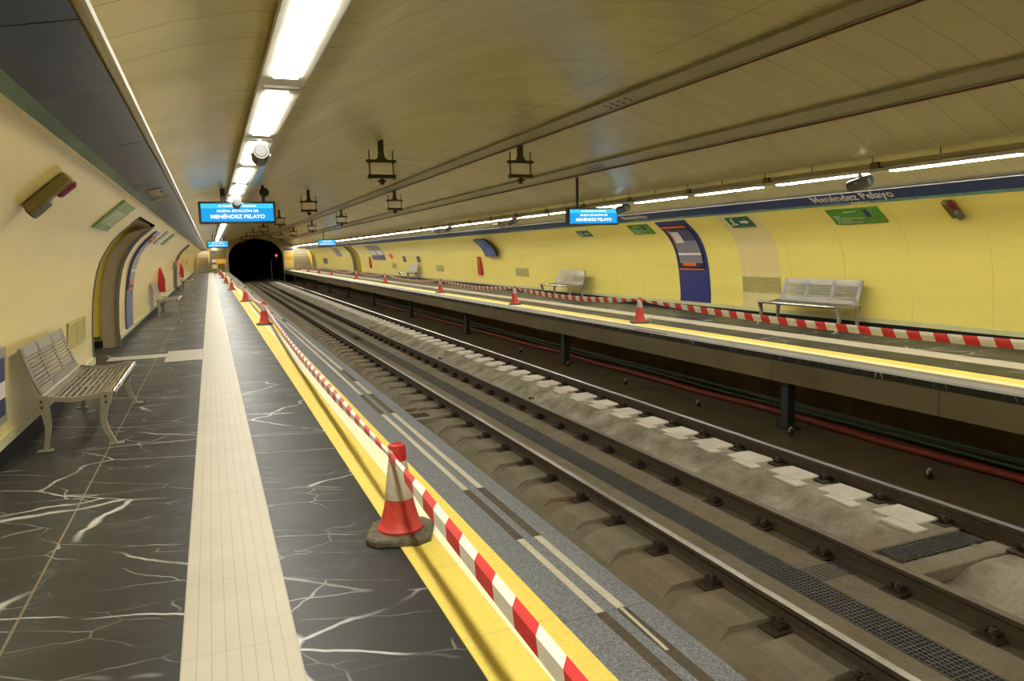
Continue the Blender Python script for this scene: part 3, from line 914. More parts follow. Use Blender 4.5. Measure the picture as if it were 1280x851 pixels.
# ------------------------------------------------------------------ ceiling cable ducts
def duct(xc, w, label, holes_y):
    t = thing('cable_duct', label, 'cable duct', (xc, 0, 0))
    a, b = xc - w / 2, xc + w / 2
    za, zb = ceil_z(a), ceil_z(b)
    d = Vector((w, 0, zb - za)).normalized(); n = Vector((d.z, 0, -d.x)); n = n if n.z < 0 else -n
    P = [Vector((a - xc, 0, za)), Vector((b - xc, 0, zb))]
    mb = MB(); pr = [P[0] - n * .03, P[0] + n * .045, P[1] + n * .045, P[1] - n * .03]
    mb.extrude_y([(p.x, p.z) for p in pr], Y0, YE); mb.build('cover', MT['duct'], t)
    mb = MB(); q = P[1] + n * .048 + d * .012
    mb.extrude_y([(q.x - .012, q.z - .014), (q.x + .012, q.z - .014), (q.x + .012, q.z + .016), (q.x - .012, q.z + .016)], Y0, YE); mb.build('edge_cable', MT['copper'], t)
    mb = MB(); q = P[1] + n * .056 - d * .02
    mb.extrude_y([(q.x - .012, q.z), (q.x + .012, q.z), (q.x + .012, q.z + .014), (q.x - .012, q.z + .014)], Y0, YE); mb.build('lower_lip', MT['galv'], t)
    for hy in holes_y:
        mb = MB()
        for i in range(4):
            for jx in (.35, .65):
                p = P[0].lerp(P[1], jx) + n * .0455 + Vector((0, hy + .17 * i, 0))
                mb.cyl(p, p + n * .004, .028, n=10)
        mb.build('vent_hole_plate', MT['vent_dark'], t)
duct(5.18, .27, 'nearer cream cable duct with a red-brown cable along the vault', [8.4, 22, 36])
duct(6.62, .24, 'farther cream cable duct with a red-brown cable along the vault', [11.6, 25, 39])

# ------------------------------------------------------------------ overhead line hangers
def hanger():
    t = thing('line_hanger', 'x', 'overhead line hanger', (0, 0, 0))
    mb = MB(); mb.box((0, 0, .17), (.085, .085, .36)); mb.build('pole', MT['iron'], t)
    mb = MB(); mb.extrude_y([(-.042, .12), (.042, .12), (.06, .05), (.11, .01), (-.11, .01), (-.06, .05)], -.04, .04); mb.build('gusset', MT['iron'], t)
    mb = MB(); mb.box((0, 0, -.005), (.50, .07, .045)); mb.build('upper_arm', MT['iron'], t)
    for dx in (-.20, .20):
        mb = MB(); mb.cyl((dx, 0, .17), (dx, 0, -.31), .011, n=8); mb.cyl((dx, 0, -.02), (dx, 0, -.045), .024, n=6); mb.build('threaded_rod', MT['iron'], t)
    mb = MB(); mb.box((0, 0, -.255), (.46, .08, .055)); mb.box((0, 0, -.283), (.48, .10, .008)); mb.build('lower_arm', MT['iron'], t)
    mb = MB(); mb.lathe([(.02, 0), (.025, -.02), (.075, -.05), (.07, -.065), (.03, -.07), (.03, -.085), (.05, -.095), (.02, -.115)], (0, 0, -.28), 16); mb.build('insulator', MT['rust'], t)
    return t
H0 = None
for row, x, lab in (('near', 2.78, 'near track'), ('far', 5.33, 'far track')):
    for i in range(7):
        y = 12.35 + 9.75 * i
        zc = ceil_z(x) - .335
        lb = '%s dark iron overhead line hanger above the %s' % (ORD[i], lab)
        if H0 is None: H0 = hanger(); H0.location = (x, y, zc); H0['label'] = lb
        else: dup(H0, (x, y, zc), lb)

# ------------------------------------------------------------------ hanging screens
def screen(x0, x1, y, z0, z1, label, poles, text=True, clock=False):
    xc, w, h = (x0 + x1) / 2, x1 - x0, z1 - z0
    t = thing('display_screen', label, 'screen', (xc, y, z0))
    mb = MB(); mb.box((0, .07, h / 2), (w, .14, h), bev=.01); mb.build('casing', MT['black'], t)
    b = .035
    iw, ih = w - 2 * b, h - 2 * b
    mb = MB(); mb.box((0, -.004, b + ih * .37), (iw, .008, ih * .74)); mb.build('lit_panel', MT['screen_blue'], t)
    mb = MB(); mb.box((0, -.004, b + ih * .87), (iw, .008, ih * .26)); mb.build('lit_header', MT['screen_cyan'], t)
    X, Z = (1, 0, 0), (0, 0, 1)
    if text:
        mb = MB(); r = random.Random(5)
        u = -iw * .26
        for wl in (.035, .19, .03, .17):
            mb.box((u + wl * w / 2, -.010, b + ih * .87), (wl * w, .003, ih * .09)); u += (wl + .02) * w
        mb.build('header_text', MT['screen_text'], t)
        text_mesh('screen_text', 'NUEVA ESTACIÓN DE', ih * .20, (0, -.010, b + ih * .58), X, Z, MT['screen_text'], t, stretch=1.15, bold=.0012)
        text_mesh('screen_text', 'MENÉNDEZ PELAYO', ih * .29, (0, -.010, b + ih * .26), X, Z, MT['screen_text'], t, stretch=1.12, bold=.002)
    for dx, pw in poles:
        top = ceil_z(xc + dx) - z0 + .01
        mb = MB(); mb.box((dx, .07, (h + top) / 2), (pw, .05, top - h)); mb.build('pole', MT['black'], t)
    return t
screen(-.11, 1.0, 12.0, 1.965, 2.30, 'near blue display screen hanging over the left platform', [(-.20, .07)], True)
screen(6.62, 7.76, 13.0, 1.90, 2.245, 'blue display screen hanging over the far platform, nearest the camera', [(-.33, .035)], True)
screen(-.09, .84, 36.0, 1.88, 2.20, 'small distant blue display screen over the left platform', [(-.2, .05), (.2, .05)], True)
screen(6.2, 7.3, 46.0, 1.96, 2.34, 'small distant blue display screen over the far platform', [(-.2, .04)], True)
# clock beside the near screen
t = thing('hanging_clock', 'round dark clock on a pole above the near blue screen', 'clock', (.83, 12.0, 0))
mb = MB(); mb.box((0, .07, (ceil_z(.83) + .01 + 2.50) / 2), (.04, .05, ceil_z(.83) + .01 - 2.50)); mb.build('pole', MT['black'], t)
mb = MB(); mb.cyl((.02, .02, 2.44), (.02, .12, 2.44), .072, n=20); mb.build('dial_case', MT['black'], t)
mb = MB(); mb.box((.0, .07, 2.34), (.05, .05, .12)); mb.build('stem', MT['black'], t)

# ------------------------------------------------------------------ cylindrical loudspeakers
def loudspeaker(loc, label, vec, L=.26, r=.075):
    t = thing('loudspeaker', label, 'loudspeaker', loc)
    v = Vector(vec).normalized()
    a = -v * L / 2; b = v * L / 2
    mb = MB(); mb.tube([a, a + v * .02, b - v * .02, b], [r * .9, r, r, r * .94], 20); mb.build('shell', MT['silver'], t)
    mb = MB(); mb.tube([b, b + v * .006], [r * .86, r * .8], 20); mb.build('grille', MT['speaker_mesh'], t)
    mb = MB(); mb.tube([a, a - v * .006], [r * .8, r * .7], 20); mb.build('back_plate', MT['speaker_back'], t)
    mb = MB(); mb.box((0, 0, r + .02), (.03, .05, .07)); mb.box((0, 0, 0), (2 * r + .03, .035, .02)); mb.build('bracket', MT['galv'], t)
    return t
loudspeaker((.425, 6.16, 2.255), 'silver cylindrical loudspeaker under the left lights, nearest the camera', (0, 1, -.12), .25, .064)
loudspeaker((.41, 11.2, 2.215), 'silver cylindrical loudspeaker in front of the near blue screen', (0, 1, -.12), .28, .06)
for i, y in enumerate((6.98, 12.75, 18.5, 24.3)):
    loudspeaker((7.72, y, 2.175 if i == 0 else 2.21), 'silver cylindrical loudspeaker under the far lights, ' + ['above the large station name', 'just right of the far platform screen', 'third from the right edge', 'fourth from the right edge'][i], (-.15, 1, -.22), .30, .075)

# ------------------------------------------------------------------ station names on the friezes
def frieze_frame(F, side):
    B, T = F
    d = (T - B).normalized()
    return B, T, d
def station_name(side, yc, size, label, stretch=1.0, at=.66):
    B, T, d = frieze_frame(FL if side == 'L' else FR, side)
    p = B.lerp(T, at) + Vector((0, yc, -.006 if side == 'L' else -.006))
    xa = (0, 1, 0) if side == 'L' else (0, -1, 0)
    o = text_mesh('station_name', 'Menéndez Pelayo', size, p, xa, d, MT['letter'], None, .002, stretch=stretch, bold=.002)
    return tag(o, label, 'lettering')
station_name('R', 8.22, .25, 'cream station name lettering on navy band above the large green sign', .84)
station_name('R', 14.2, .17, 'cream station name lettering on navy band beside the far platform screen', .84)
station_name('L', 8.95, .22, 'pale station name lettering on the band above the left platform', 1.0)
# platform number on the teal band
o = text_mesh('platform_number', 'Andén 1', .10, FR[0].lerp(FR[1], .12) + Vector((0, 8.15, -.006)), (0, -1, 0), (FR[1] - FR[0]), MT['letter'])
tag(o, 'small cream platform number on teal band just above green sign', 'lettering')

# ------------------------------------------------------------------ things on the walls
def wall_sign(name, side, y0, y1, z0, z1, mat, label, cat, off=.004, thick=.015, edge=None):
    zc = (z0 + z1) / 2
    t = thing(name, label, cat, (0, 0, 0))
    mb = MB(); wall_patch(mb, side, y0, y1, z0, z1, off, thick); mb.build('panel', mat, t)
    return t
def on_wall_text(t, side, s, size, y, z, mat, off=.022, align='CENTER', stretch=1.0):
    n, tv = wall_normal(side, z)
    p = Vector((wall_pt(side, z), y, z)) + n * off
    return text_mesh('lettering', s, size, p, (0, 1, 0) if side == 'L' else (0, -1, 0), tv, mat, t, .001, align, stretch)
def on_wall_patch(t, name, side, y0, y1, z0, z1, mat, off=.019, thick=.004):
    mb = MB(); wall_patch(mb, side, y0, y1, z0, z1, off, thick); return mb.build(name, mat, t)

# green exit signs
def exit_sign(side, y0, y1, z0, z1, label, lines):
    t = wall_sign('exit_sign', side, y0, y1, z0, z1, MT['green'] if side == 'R' else MT['green_pale'], label, 'sign')
    if side == 'R':
        h = z1 - z0
        for i, s in enumerate(lines):
            z = z1 - h * (.46 + .145 * i)
            on_wall_text(t, side, s, .044, y1 - .07, z, MT['letter'], align='LEFT', stretch=1.15)
        on_wall_patch(t, 'arrow_plate', side, y0 + .20, y0 + .28, z0 + h * .42, z1 - .02, MT['dark_blue_text'])
        on_wall_patch(t, 'text_line', side, y0 + .42, y0 + .66, z1 - h * .22, z1 - h * .18, MT['letter'])
    return t
exit_sign('R', 7.96, 8.93, 1.725, 1.955, 'large green exit sign below the big station name', ['Salida', 'Avda. Ciudad de Barcelona', 'C/ Gutenberg', 'Pº de la Reina Cristina'])
exit_sign('R', 14.1, 14.95, 1.735, 1.95, 'green exit sign beside the top of the blue curved poster', ['Salida', 'Avda. Ciudad de Barcelona', 'C/ Gutenberg', 'Pº de la Reina Cristina'])
t = exit_sign('L', 8.35, 9.45, 1.80, 2.06, 'dusty green exit sign on the left wall under the band', [])
for i in range(4):
    on_wall_patch(t, 'text_line', 'L', 8.52 + .22 * i, 8.60 + .22 * i, 1.85, 1.98, MT['letter'])
t = exit_sign('L', 19.3, 20.3, 1.80, 2.05, 'small distant green exit sign on the left wall', [])
t = wall_sign('notice_plate', 'L', 17.0, 17.9, 1.78, 2.04, MT['poster_grey'], 'small grey notice plate left of the distant green sign on left wall', 'sign')

def evac_sign(y0, y1, z0, z1, label):
    t = wall_sign('evacuation_sign', 'R', y0, y1, z0, z1, MT['green_dark'], label, 'sign')
    h, w = z1 - z0, y1 - y0
    # running figure (left of the sign) and arrow (right of the sign), seen from the track
    ya = y1 - w * .22
    on_wall_patch(t, 'figure_body', 'R', ya - .03, ya + .03, z0 + h * .40, z0 + h * .78, MT['letter'])
    on_wall_patch(t, 'figure_head', 'R', ya - .045, ya + .0, z0 + h * .80, z0 + h * .92, MT['letter'])
    on_wall_patch(t, 'figure_leg', 'R', ya - .09, ya - .02, z0 + h * .26, z0 + h * .40, MT['letter'])
    on_wall_patch(t, 'figure_leg', 'R', ya + .0, ya + .09, z0 + h * .22, z0 + h * .34, MT['letter'])
    on_wall_patch(t, 'arrow_shaft', 'R', y0 + w * .22, y0 + w * .46, z0 + h * .42, z0 + h * .62, MT['letter'])
    mb = MB()
    zc = z0 + h * .52
    n, tv = wall_normal('R', zc)
    base = Vector((wall_pt('R', zc), 0, zc)) + n * .024
    tri = [base + Vector((0, y0 + w * .24, 0)) + tv * (h * .32), base + Vector((0, y0 + w * .24, 0)) - tv * (h * .32), base + Vector((0, y0 + w * .08, 0))]
    A = [mb.bm.verts.new(p) for p in tri]; B = [mb.bm.verts.new(p - n * .003) for p in tri]
    mb.face(A); mb.face(B[::-1])
    for i in range(3): mb.face((A[i], A[(i + 1) % 3], B[(i + 1) % 3], B[i]))
    mb.build('arrow_head', MT['letter'], t)
    on_wall_patch(t, 'lower_edge', 'R', y0 + .01, y1 - .01, z0 + .008, z0 + h * .12, MT['teal'])
evac_sign(10.78, 11.40, 1.77, 1.95, 'dark green evacuation sign with white arrow right of the blue poster')
evac_sign(17.0, 17.65, 1.75, 1.90, 'small dark green evacuation sign below the far platform screen')

# tall curved blue poster panels
def tall_poster(side, y0, y1, label):
    z0, z1 = .20, 1.97
    t = wall_sign('poster_panel', side, y0, y1, z0, z1, MT['poster_blue'], label, 'poster', .002, .02)
    iy0, iy1 = y0 + .12, y1 - .10
    on_wall_patch(t, 'black_frame', side, iy0 - .03, iy1 + .03, .92, 1.90, MT['black'], .022, .012)
    on_wall_patch(t, 'upper_bar', side, iy0, iy1, 1.845, 1.875, MT['orange'], .034, .008)
    on_wall_patch(t, 'lower_bar', side, iy0 - .02, iy1 + .02, .915, .94, MT['orange'], .034, .008)
    on_wall_patch(t, 'upper_print', side, iy0 + .01, iy1 - .03, 1.56, 1.80, MT['poster_purple'], .034, .004)
    on_wall_patch(t, 'middle_print', side, iy0 + .01, iy1 - .03, 1.06, 1.56, MT['poster_grey'], .034, .004)
    on_wall_patch(t, 'pale_line', side, iy0 + .01, iy1 - .03, 1.24, 1.29, MT['paper'], .038, .003)
    on_wall_patch(t, 'red_panel', side, iy0 + .25, iy1 - .12, 1.0, 1.07, MT['orange'], .038, .003)
    on_wall_patch(t, 'blue_panel', side, iy0 + .06, iy0 + .22, 1.0, 1.07, MT['poster_blue'], .038, .003)
    s1 = iy1 - .12
    on_wall_patch(t, 'white_note', side, s1 - .28, s1, 1.52, 1.76, MT['paper'], .038, .003)
    on_wall_patch(t, 'orange_edge', side, s1, s1 + .05, 1.52, 1.80, MT['orange'], .038, .003)
    return t
tall_poster('R', 12.66, 13.72, 'tall blue curved poster panel on far wall left of the vent')
tall_poster('L', 14.75, 15.95, 'tall dark poster panel on left wall just past the passage')

# ventilation grilles
def vent(side, y0, y1, z0, z1, label, n=14, deep=False):
    t = thing('vent_grille', label, 'vent')
    mb = MB(); wall_patch(mb, side, y0, y1, z0, z1, .001, .006); mb.build('backing', MT['vent_dark'], t)
    mb = MB()
    e = .018
    for a, b, c, d in ((y0, y1, z0, z0 + e), (y0, y1, z1 - e, z1), (y0, y0 + e, z0, z1), (y1 - e, y1, z0, z1), ((y0 + y1) / 2 - e / 2, (y0 + y1) / 2 + e / 2, z0, z1)):
        wall_patch(mb, side, a, b, c, d, .004, .012, 2)
    mb.build('frame', MT['vent'], t)
    mb = MB()
    for i in range(n):
        z = z0 + e + (z1 - z0 - 2 * e) * (i + .5) / n
        wall_patch(mb, side, y0 + e, y1 - e, z - .006, z + .006, .004, .008, 1)
    mb.build('louvre', MT['vent'], t)
    return t
vent('R', 10.60, 11.62, .51, .81, 'large vent grille on far wall left of the nearest far bench')
vent('R', 22.2, 23.3, .54, .82, 'vent grille on far wall between the red strip and second far bench')
vent('R', 31.8, 32.9, .52, .82, 'distant vent grille on far wall right of the third far bench')
vent('R', 40.9, 41.9, .54, .84, 'small distant vent grille on far wall left of the third far bench')
vent('L', 8.95, 10.1, .50, .80, 'vent grille on left wall beside the near bench')
mb = None
# framed notice at the left picture edge
t = thing('framed_notice', 'metal framed notice cut by the left edge of the picture', 'notice')
mb = MB(); wall_patch(mb, 'L', 5.35, 6.27, .31, .86, .004, .03); mb.build('frame', MT['cast'], t)
on_wall_patch(t, 'blue_print', 'L', 5.40, 6.21, .37, .79, MT['dark_blue_text'], .035, .004)
on_wall_patch(t, 'white_print', 'L', 5.40, 6.21, .50, .62, MT['paper'], .040, .003)

# leaning display boards, plaques
t = thing('route_board', 'thick tilted blue board high on far wall above the red strip', 'board')
mb = MB(); wall_patch(mb, 'R', 24.4, 25.6, 1.27, 1.95, .10, .07); mb.build('casing', MT['black'], t)
on_wall_patch(t, 'blue_print', 'R', 24.46, 25.54, 1.30, 1.93, plain('blue_map_print', (.06, .10, .30, 1), .35, var=.5, scale=14), .17, .006)
for dy in (24.8, 25.2): on_wall_patch(t, 'bracket', 'R', dy - .03, dy + .03, 1.5, 1.7, MT['galv'], .0, .11)
for y0, y1, lab in ((43.3, 45.1, 'right panel of the pair of grey posters on the distant far wall'), (45.2, 47.0, 'left panel of the pair of grey posters on the distant far wall')):
    t = wall_sign('poster_panel', 'R', y0, y1, 1.0, 1.93, MT['poster_grey'], lab, 'poster')
    on_wall_patch(t, 'lower_print', 'R', y0 + .1, y1 - .1, 1.06, 1.30, MT['poster_blue'])
    on_wall_patch(t, 'pale_print', 'R', y0 + .1, y1 - .1, 1.34, 1.6, MT['paper'])
wall_sign('wall_plaque', 'R', 38.4, 39.0, .93, 1.23, MT['poster_blue'], 'left one of two blue plaques above the third far bench', 'plaque')
wall_sign('wall_plaque', 'R', 35.5, 36.1, .93, 1.23, MT['poster_blue'], 'right one of two blue plaques above the third far bench', 'plaque')
wall_sign('wall_plaque', 'R', 41.3, 42.0, 1.12, 1.38, MT['orange'], 'small orange plaque on the distant far wall', 'plaque')
wall_sign('wall_plaque', 'R', 67.0, 69.5, .6, 1.1, MT['poster_blue'], 'blue and white map plaque near the end of the far wall', 'plaque')
t = wall_sign('poster_panel', 'R', 58.5, 61, 1.25, 1.9, MT['poster_grey'], 'grey curved poster high on far wall beyond the right passage', 'poster')
wall_sign('wall_plaque', 'L', 29.6, 30.6, 1.08, 1.36, MT['poster_blue'], 'blue plaque on the distant left wall', 'plaque', .12, .03)
wall_sign('wall_plaque', 'L', 31.4, 32.2, 1.18, 1.42, MT['orange'], 'orange plaque behind the blue plaque on distant left wall', 'plaque', .12, .03)
wall_sign('wall_plaque', 'L', 45, 47, 1.1, 1.4, MT['orange'], 'farthest orange plaque at the end of left wall', 'plaque', .12, .03)

# red fire boxes: wedge-shaped columns on the wall
def fire_box(side, y, label, d=.13, w=.42):
    t = thing('fire_box', label, 'fire box')
    s = 1 if side == 'L' else -1
    mb = MB()
    zs = [.48, .7, .9, 1.05, 1.2]
    depth = [d, d * .95, d * .8, d * .5, .03]
    rows = []
    for z, q in zip(zs, depth):
        x = wall_pt(side, z)
        rows.append([Vector((x + s * q, y - w / 2, z)), Vector((x + s * q, y + w / 2, z))])
    mb.slab(rows, lambda p: Vector((wall_pt(side, p.z) - p.x, 0, 0)))
    mb.build('casing', MT['red'], t)
    mb = MB(); x = wall_pt(side, .8)
    mb.box((x + s * (d * .9 + .006), y, .82), (.012, .06, .12)); mb.build('handle', MT['silver'], t)
fire_box('R', 26.8, 'red wedge-shaped fire box on far wall left of the tilted board', .10, .34)
fire_box('R', 47.9, 'small distant red fire box on far wall by the right passage', .10, .34)
fire_box('L', 23.9, 'red wedge-shaped fire box on left wall beyond the second bench', .20, .5)
fire_box('L', 40.5, 'small distant red fire box on left wall near its end', .2, .5)

# twin wall lamps under the friezes
def wall_unit(side, y, z, label):
    n, tv = wall_normal(side, z)
    p = Vector((wall_pt(side, z), y, z)) + n * .005
    t = thing('wall_beacon', label, 'wall unit', p)
    ry = Matrix((tv, Vector((0, 1, 0)), tv.cross(Vector((0, 1, 0))))).transposed()
    mb = MB(); mb.box(n * .035, (.32, .10, .07), ry, bev=.008); mb.build('back_bar', MT['olive'], t)
    f = Vector((0, 1, 0)) if side == 'L' else Vector((0, -1, 0))
    c = n * .05 + tv * .09 + f * .075
    mb = MB(); mb.tube([c - tv * .07, c - tv * .05, c + tv * .05, c + tv * .07], [.03, .045, .045, .03], 14); mb.build('red_lamp', MT['shaded_red'], t)
    c = n * .05 - tv * .09 + f * .075
    mb = MB(); mb.tube([c - tv * .08, c - tv * .03, c + tv * .05, c + tv * .07], [.045, .045, .04, .02], 14); mb.build('silver_barrel', MT['silver'], t)
    mb = MB(); mb.tube([c - tv * .081, c - tv * .088], [.038, .034], 14); mb.build('dark_lens', MT['black'], t)
    mb = MB(); c0 = n * .05 + f * .05
    mb.box(c0, (.10, .06, .02), ry); mb.build('joint', MT['galv'], t)
wall_unit('L', 5.36, 1.92, 'olive, red and silver wall unit under the left band near the picture edge')
wall_unit('R', 6.84, 1.87, 'small red and silver wall unit under the right band')

# small green arrow sticker inside the passage
mb = MB(); mb.box((-1.86, 13.808, .16), (.12, .006, .06))
tag(mb.build('arrow_sticker', MT['green_dark']), 'small green arrow sticker low on the yellow passage wall', 'sticker')

# ------------------------------------------------------------------ benches
def bench():
    t = thing('bench', 'x', 'bench', (0, 0, 0))
    Lh = .86
    seat = [(-.01, .425), (.06, .412), (.14, .400), (.24, .395), (.34, .402), (.42, .418), (.465, .432)]
    back = [(-.015, .44), (-.045, .53), (-.075, .63), (-.10, .72), (-.125, .81)]
    def pt(path, u):
        k = u * (len(path) - 1); i = min(int(k), len(path) - 2); f = k - i
        return (path[i][0] + (path[i + 1][0] - path[i][0]) * f, path[i][1] + (path[i + 1][1] - path[i][1]) * f)
    def sheet(mb, path, u0, u1, y0, y1, th, n=6):
        rows = [[Vector((pt(path, u0 + (u1 - u0) * i / n)[0], y, pt(path, u0 + (u1 - u0) * i / n)[1])) for y in (y0, y1)] for i in range(n + 1)]
        mb.slab(rows, th)
    def slatted(name, path, th, bands, solid, n_slats, mat):
        mb = MB()
        for y0, y1 in bands: sheet(mb, path, 0, 1, y0, y1, th)
        for u0, u1 in solid: sheet(mb, path, u0, u1, -Lh, Lh, th, 3)
        ua, ub = solid[0][1], solid[1][0]
        for i in range(n_slats):
            u = ua + (ub - ua) * (i + .5) / n_slats
            hw = (ub - ua) / n_slats * .25
            sheet(mb, path, u - hw, u + hw, -Lh + .03, Lh - .03, th, 1)
        return mb.build(name, mat, t, smooth=.5)
    w = .075
    bands = [(-Lh, -Lh + w)] + [(-Lh + 2 * Lh / 3 * k - w / 2, -Lh + 2 * Lh / 3 * k + w / 2) for k in (1, 2)] + [(Lh - w, Lh)]
    slatted('seat', seat, Vector((0, 0, -.014)), bands, [(0, .16), (.86, 1)], 9, MT['steel'])
    slatted('backrest', back, Vector((-.012, 0, 0)), bands, [(0, .14), (.78, 1)], 8, MT['steel'])
    mb = MB(); mb.cyl((.468, -Lh, .408), (.468, Lh, .408), .026, n=16); mb.build('front_roll', MT['polished'], t)
    mb = MB(); mb.cyl((-.01, -Lh, .425), (-.01, Lh, .425), .016, n=10); mb.build('rear_bar', MT['cast'], t)
    def flat(mb, path, widths, y, th=.042):
        rowsA = []
        for i, (p, wd) in enumerate(zip(path, widths)):
            a = Vector(path[max(i - 1, 0)]); b = Vector(path[min(i + 1, len(path) - 1)])
            d = (b - a).normalized(); nn = Vector((-d.y, d.x))
            q = Vector(p)
            rowsA.append([Vector((q.x - nn.x * wd / 2, y - th / 2, q.y - nn.y * wd / 2)), Vector((q.x + nn.x * wd / 2, y - th / 2, q.y + nn.y * wd / 2))])
        mb.slab(rowsA, Vector((0, th, 0)))
    front = [(.432, .43), (.425, .36), (.405, .28), (.395, .2), (.412, .12), (.442, .05), (.458, .0)]
    rear = [(-.005, .435), (.0, .36), (.012, .28), (.018, .2), (.008, .12), (-.004, .05), (-.012, .0)]
    for y in (-Lh - .022, Lh + .022):
        for path, fx in ((front, .47), (rear, -.02)):
            mb = MB()
            flat(mb, path, [.088, .075, .054, .042, .038, .036, .04], y)
            mb.box((fx, y, .006), (.11, .07, .012), bev=.003)
            leg = mb.build('leg', MT['cast'], t, smooth=.6)
            mb = MB(); sgn = -1 if y < 0 else 1
            for zz in (.395, .35): mb.cyl((path[0][0] - .005, y + sgn * .02, zz), (path[0][0] - .005, y + sgn * .026, zz), .010, n=10)
            mb.build('bolt', MT['black'], leg)
        mb = MB(); flat(mb, [(.0, .418), (.08, .405), (.2, .388), (.32, .395), (.43, .418)], [.036] * 5, y, .036)
        mb.build('side_rail', MT['cast'], t, smooth=.6)
    return t
B0 = bench(); B0.location = (-1.27, 7.35, .0); B0['label'] = 'steel slatted bench nearest the camera on the left platform'
for x, y, rz, lb in ((-1.29, 21.2, 0, 'second steel bench along the left wall beyond the passage'),
                     (-1.29, 37.5, 0, 'third steel bench far along the left wall'),
                     (9.52, 9.45, PI, 'steel slatted bench nearest the camera against the far yellow wall'),
                     (9.45, 18.65, PI, 'second steel bench along far wall, left of blue poster'),
                     (9.5, 36.4, PI, 'third small steel bench far along the yellow far wall')):
    dup(B0, (x, y, 0), lb, rz)

# ------------------------------------------------------------------ traffic cones
def cone(zc=.205):
    rr = lambda z: .0725 - (z - .208) * .131
    t = thing('traffic_cone', 'x', 'traffic cone')
    mb = MB()
    h = .165; c = .06
    oct_ = [(-h + c, -h), (h - c, -h), (h, -h + c), (h, h - c), (h - c, h), (-h + c, h), (-h, h - c), (-h, -h + c)]
    lv = [(1.0, .0), (1.0, .022), (.96, .032), (.62, .040)]
    rings = [[mb.bm.verts.new((x * s, y * s, z)) for x, y in oct_] for s, z in lv]
    for A, B in zip(rings, rings[1:]):
        for k in range(8): mb.face((A[k], A[(k + 1) % 8], B[(k + 1) % 8], B[k]))
    mb.face(rings[0][::-1]); mb.face(rings[-1])
    mb.build('base', MT['rubber'], t, smooth=.3)
    mb = MB(); mb.lathe([(.118, .036), (.120, .050), (.112, .058), (.106, .062), (.094, .10), (.081, .15), (.0695, .205)] + ([(rr(zc) - .003, zc)] if zc > .21 else []), n=28); mb.build('lower_body', MT['cone_red'], t)
    mb = MB(); mb.lathe([(rr(zc) - .0005, zc - .002), (rr(zc), zc + .003), (.048, .395), (.046, .40)], n=28); mb.build('reflective_collar', MT['cone_white'], t)
    mb = MB(); mb.lathe([(.0455, .395), (.038, .455), (.036, .480), (.028, .486), (.026, .470)], n=24); mb.build('tip', MT['cone_red'], t)
    return t
LC = [(.71, -.35), (.815, 3.58), (.975, 16.24), (.97, 25.0), (.80, 34.5), (.74, 43.6), (.72, 54), (.72, 64)]
RC = [(7.85, 1.9), (7.46, 11.75), (7.36, 17.65), (7.40, 24.5), (7.62, 34.2), (7.60, 41.5), (7.66, 51), (7.6, 57), (7.55, 63), (7.55, 71)]
C0 = None
for i, (x, y) in enumerate(LC + RC):
    left = i < len(LC)
    j = i if left else i - len(LC)
    if j == 0: lb = 'traffic cone on the %s platform outside the picture, behind the camera' % ('left' if left else 'far')
    else: lb = '%s red and white traffic cone from the camera on the %s platform' % (ORD[j - 1], 'left' if left else 'far')
    if left and j == 1: lb = 'large scuffed red and white traffic cone in the foreground'
    if j < 2 and C0 is None: C0 = cone(); C0.location = (x, y, .006); C0['label'] = lb
    elif left and j == 2: C0 = cone(.30); C0.location = (x, y, .006); C0['label'] = lb
    else: dup(C0, (x, y, .006), lb, random.uniform(-.5, .5) if j != 1 else -.35)

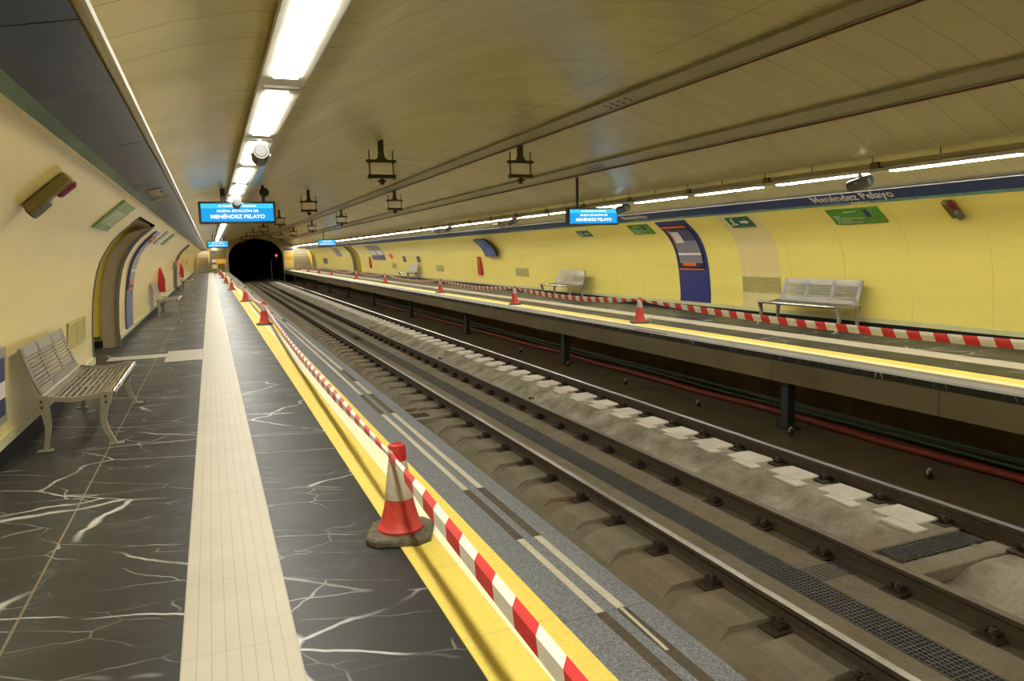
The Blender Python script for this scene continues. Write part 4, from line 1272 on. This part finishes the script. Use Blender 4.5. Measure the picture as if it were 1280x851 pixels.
# ------------------------------------------------------------------ barrier tapes
def tape_mesh(name, label, cones, sags, zt, cross, wraps=None):
    pts = []
    for (a, b), sag in zip(zip(cones, cones[1:]), sags):
        n = 36
        for i in range(n):
            f = i / n
            x = a[0] + (b[0] - a[0]) * f; y = a[1] + (b[1] - a[1]) * f
            z = zt - sag * 4 * f * (1 - f)
            pts.append((Vector((x, y, z)), f))
    pts.append((Vector((cones[-1][0], cones[-1][1], zt)), 0))
    mb = MB(); bm = mb.bm
    uvl = bm.loops.layers.uv.new('UVMap')
    rows = []; u = 0
    for i, (p, f) in enumerate(pts):
        if i: u += (p - pts[i - 1][0]).length
        pinch = min(1, .35 + 4 * min(f, 1 - f)) if 0 < f < 1 else .35
        rows.append(([p + Vector((cx * pinch, 0, cz * pinch)) for cx, cz in cross], u))
    V = [[bm.verts.new(q) for q in r] for r, _ in rows]
    for i in range(len(V) - 1):
        for k in range(len(cross) - 1):
            f = bm.faces.new((V[i][k], V[i + 1][k], V[i + 1][k + 1], V[i][k + 1]))
            us = (rows[i][1], rows[i + 1][1], rows[i + 1][1], rows[i][1])
            vs = (k, k, k + 1, k + 1)
            for lp, uu, vv in zip(f.loops, us, vs): lp[uvl].uv = (uu, vv / (len(cross) - 1))
    # wraps around each cone tip
    for c in (wraps or cones):
        n = 20; rr = .046
        ring = [[bm.verts.new((c[0] + rr * math.cos(2 * PI * k / n), c[1] + rr * math.sin(2 * PI * k / n), zt + dz + .012 * math.sin(2 * PI * k / n))) for k in range(n + 1)] for dz in (-.03, .028)]
        for k in range(n):
            f = bm.faces.new((ring[0][k], ring[0][k + 1], ring[1][k + 1], ring[1][k]))
            for lp, uu, vv in zip(f.loops, (k, k + 1, k + 1, k), (0, 0, 1, 1)): lp[uvl].uv = (uu * .0145 * 1.6, vv)
    o = mb.build(name, MT['tape'], recalc=False, smooth=.5)
    md = o.modifiers.new('film_thickness', 'SOLIDIFY'); md.thickness = .0016; md.offset = 0
    return tag(o, label, 'barrier tape')
tape_mesh('barrier_tape', 'red and white barrier tape strung between cones on the left platform', [(x - (.045 if i == 1 else 0), y) for i, (x, y) in enumerate(LC)],
          [.03, .10, .12, .12, .12, .1, .1], .445, [(.024, .024), (0, .008), (-.004, -.042)], LC)
tape_mesh('barrier_tape', 'red and white barrier tape strung between cones on the far platform', RC,
          [.13, .10, .10, .14, .12, .14, .12, .12, .12], .445, [(.006, .052), (-.006, .01), (.0, -.052)])

# small box floodlights on brackets above the far band
for i, y in enumerate((21.3, 28.2)):
    t = thing('box_floodlight', ['nearer silver box floodlight above the tilted blue board', 'farther silver box floodlight left of the tilted blue board'][i], 'floodlight', (8.42, y, 2.235))
    mb = MB(); mb.box((0, 0, 0), (.26, .42, .13), Matrix.Rotation(.35, 3, 'Y'), bev=.02); mb.build('casing', MT['steel'], t)
    mb = MB(); mb.box((-.13, 0, .035), (.012, .34, .09), Matrix.Rotation(.35, 3, 'Y')); mb.build('front_glass', MT['paper'], t)
    mb = MB(); mb.box((.12, 0, -.02), (.28, .06, .03)); mb.build('arm', MT['galv'], t)
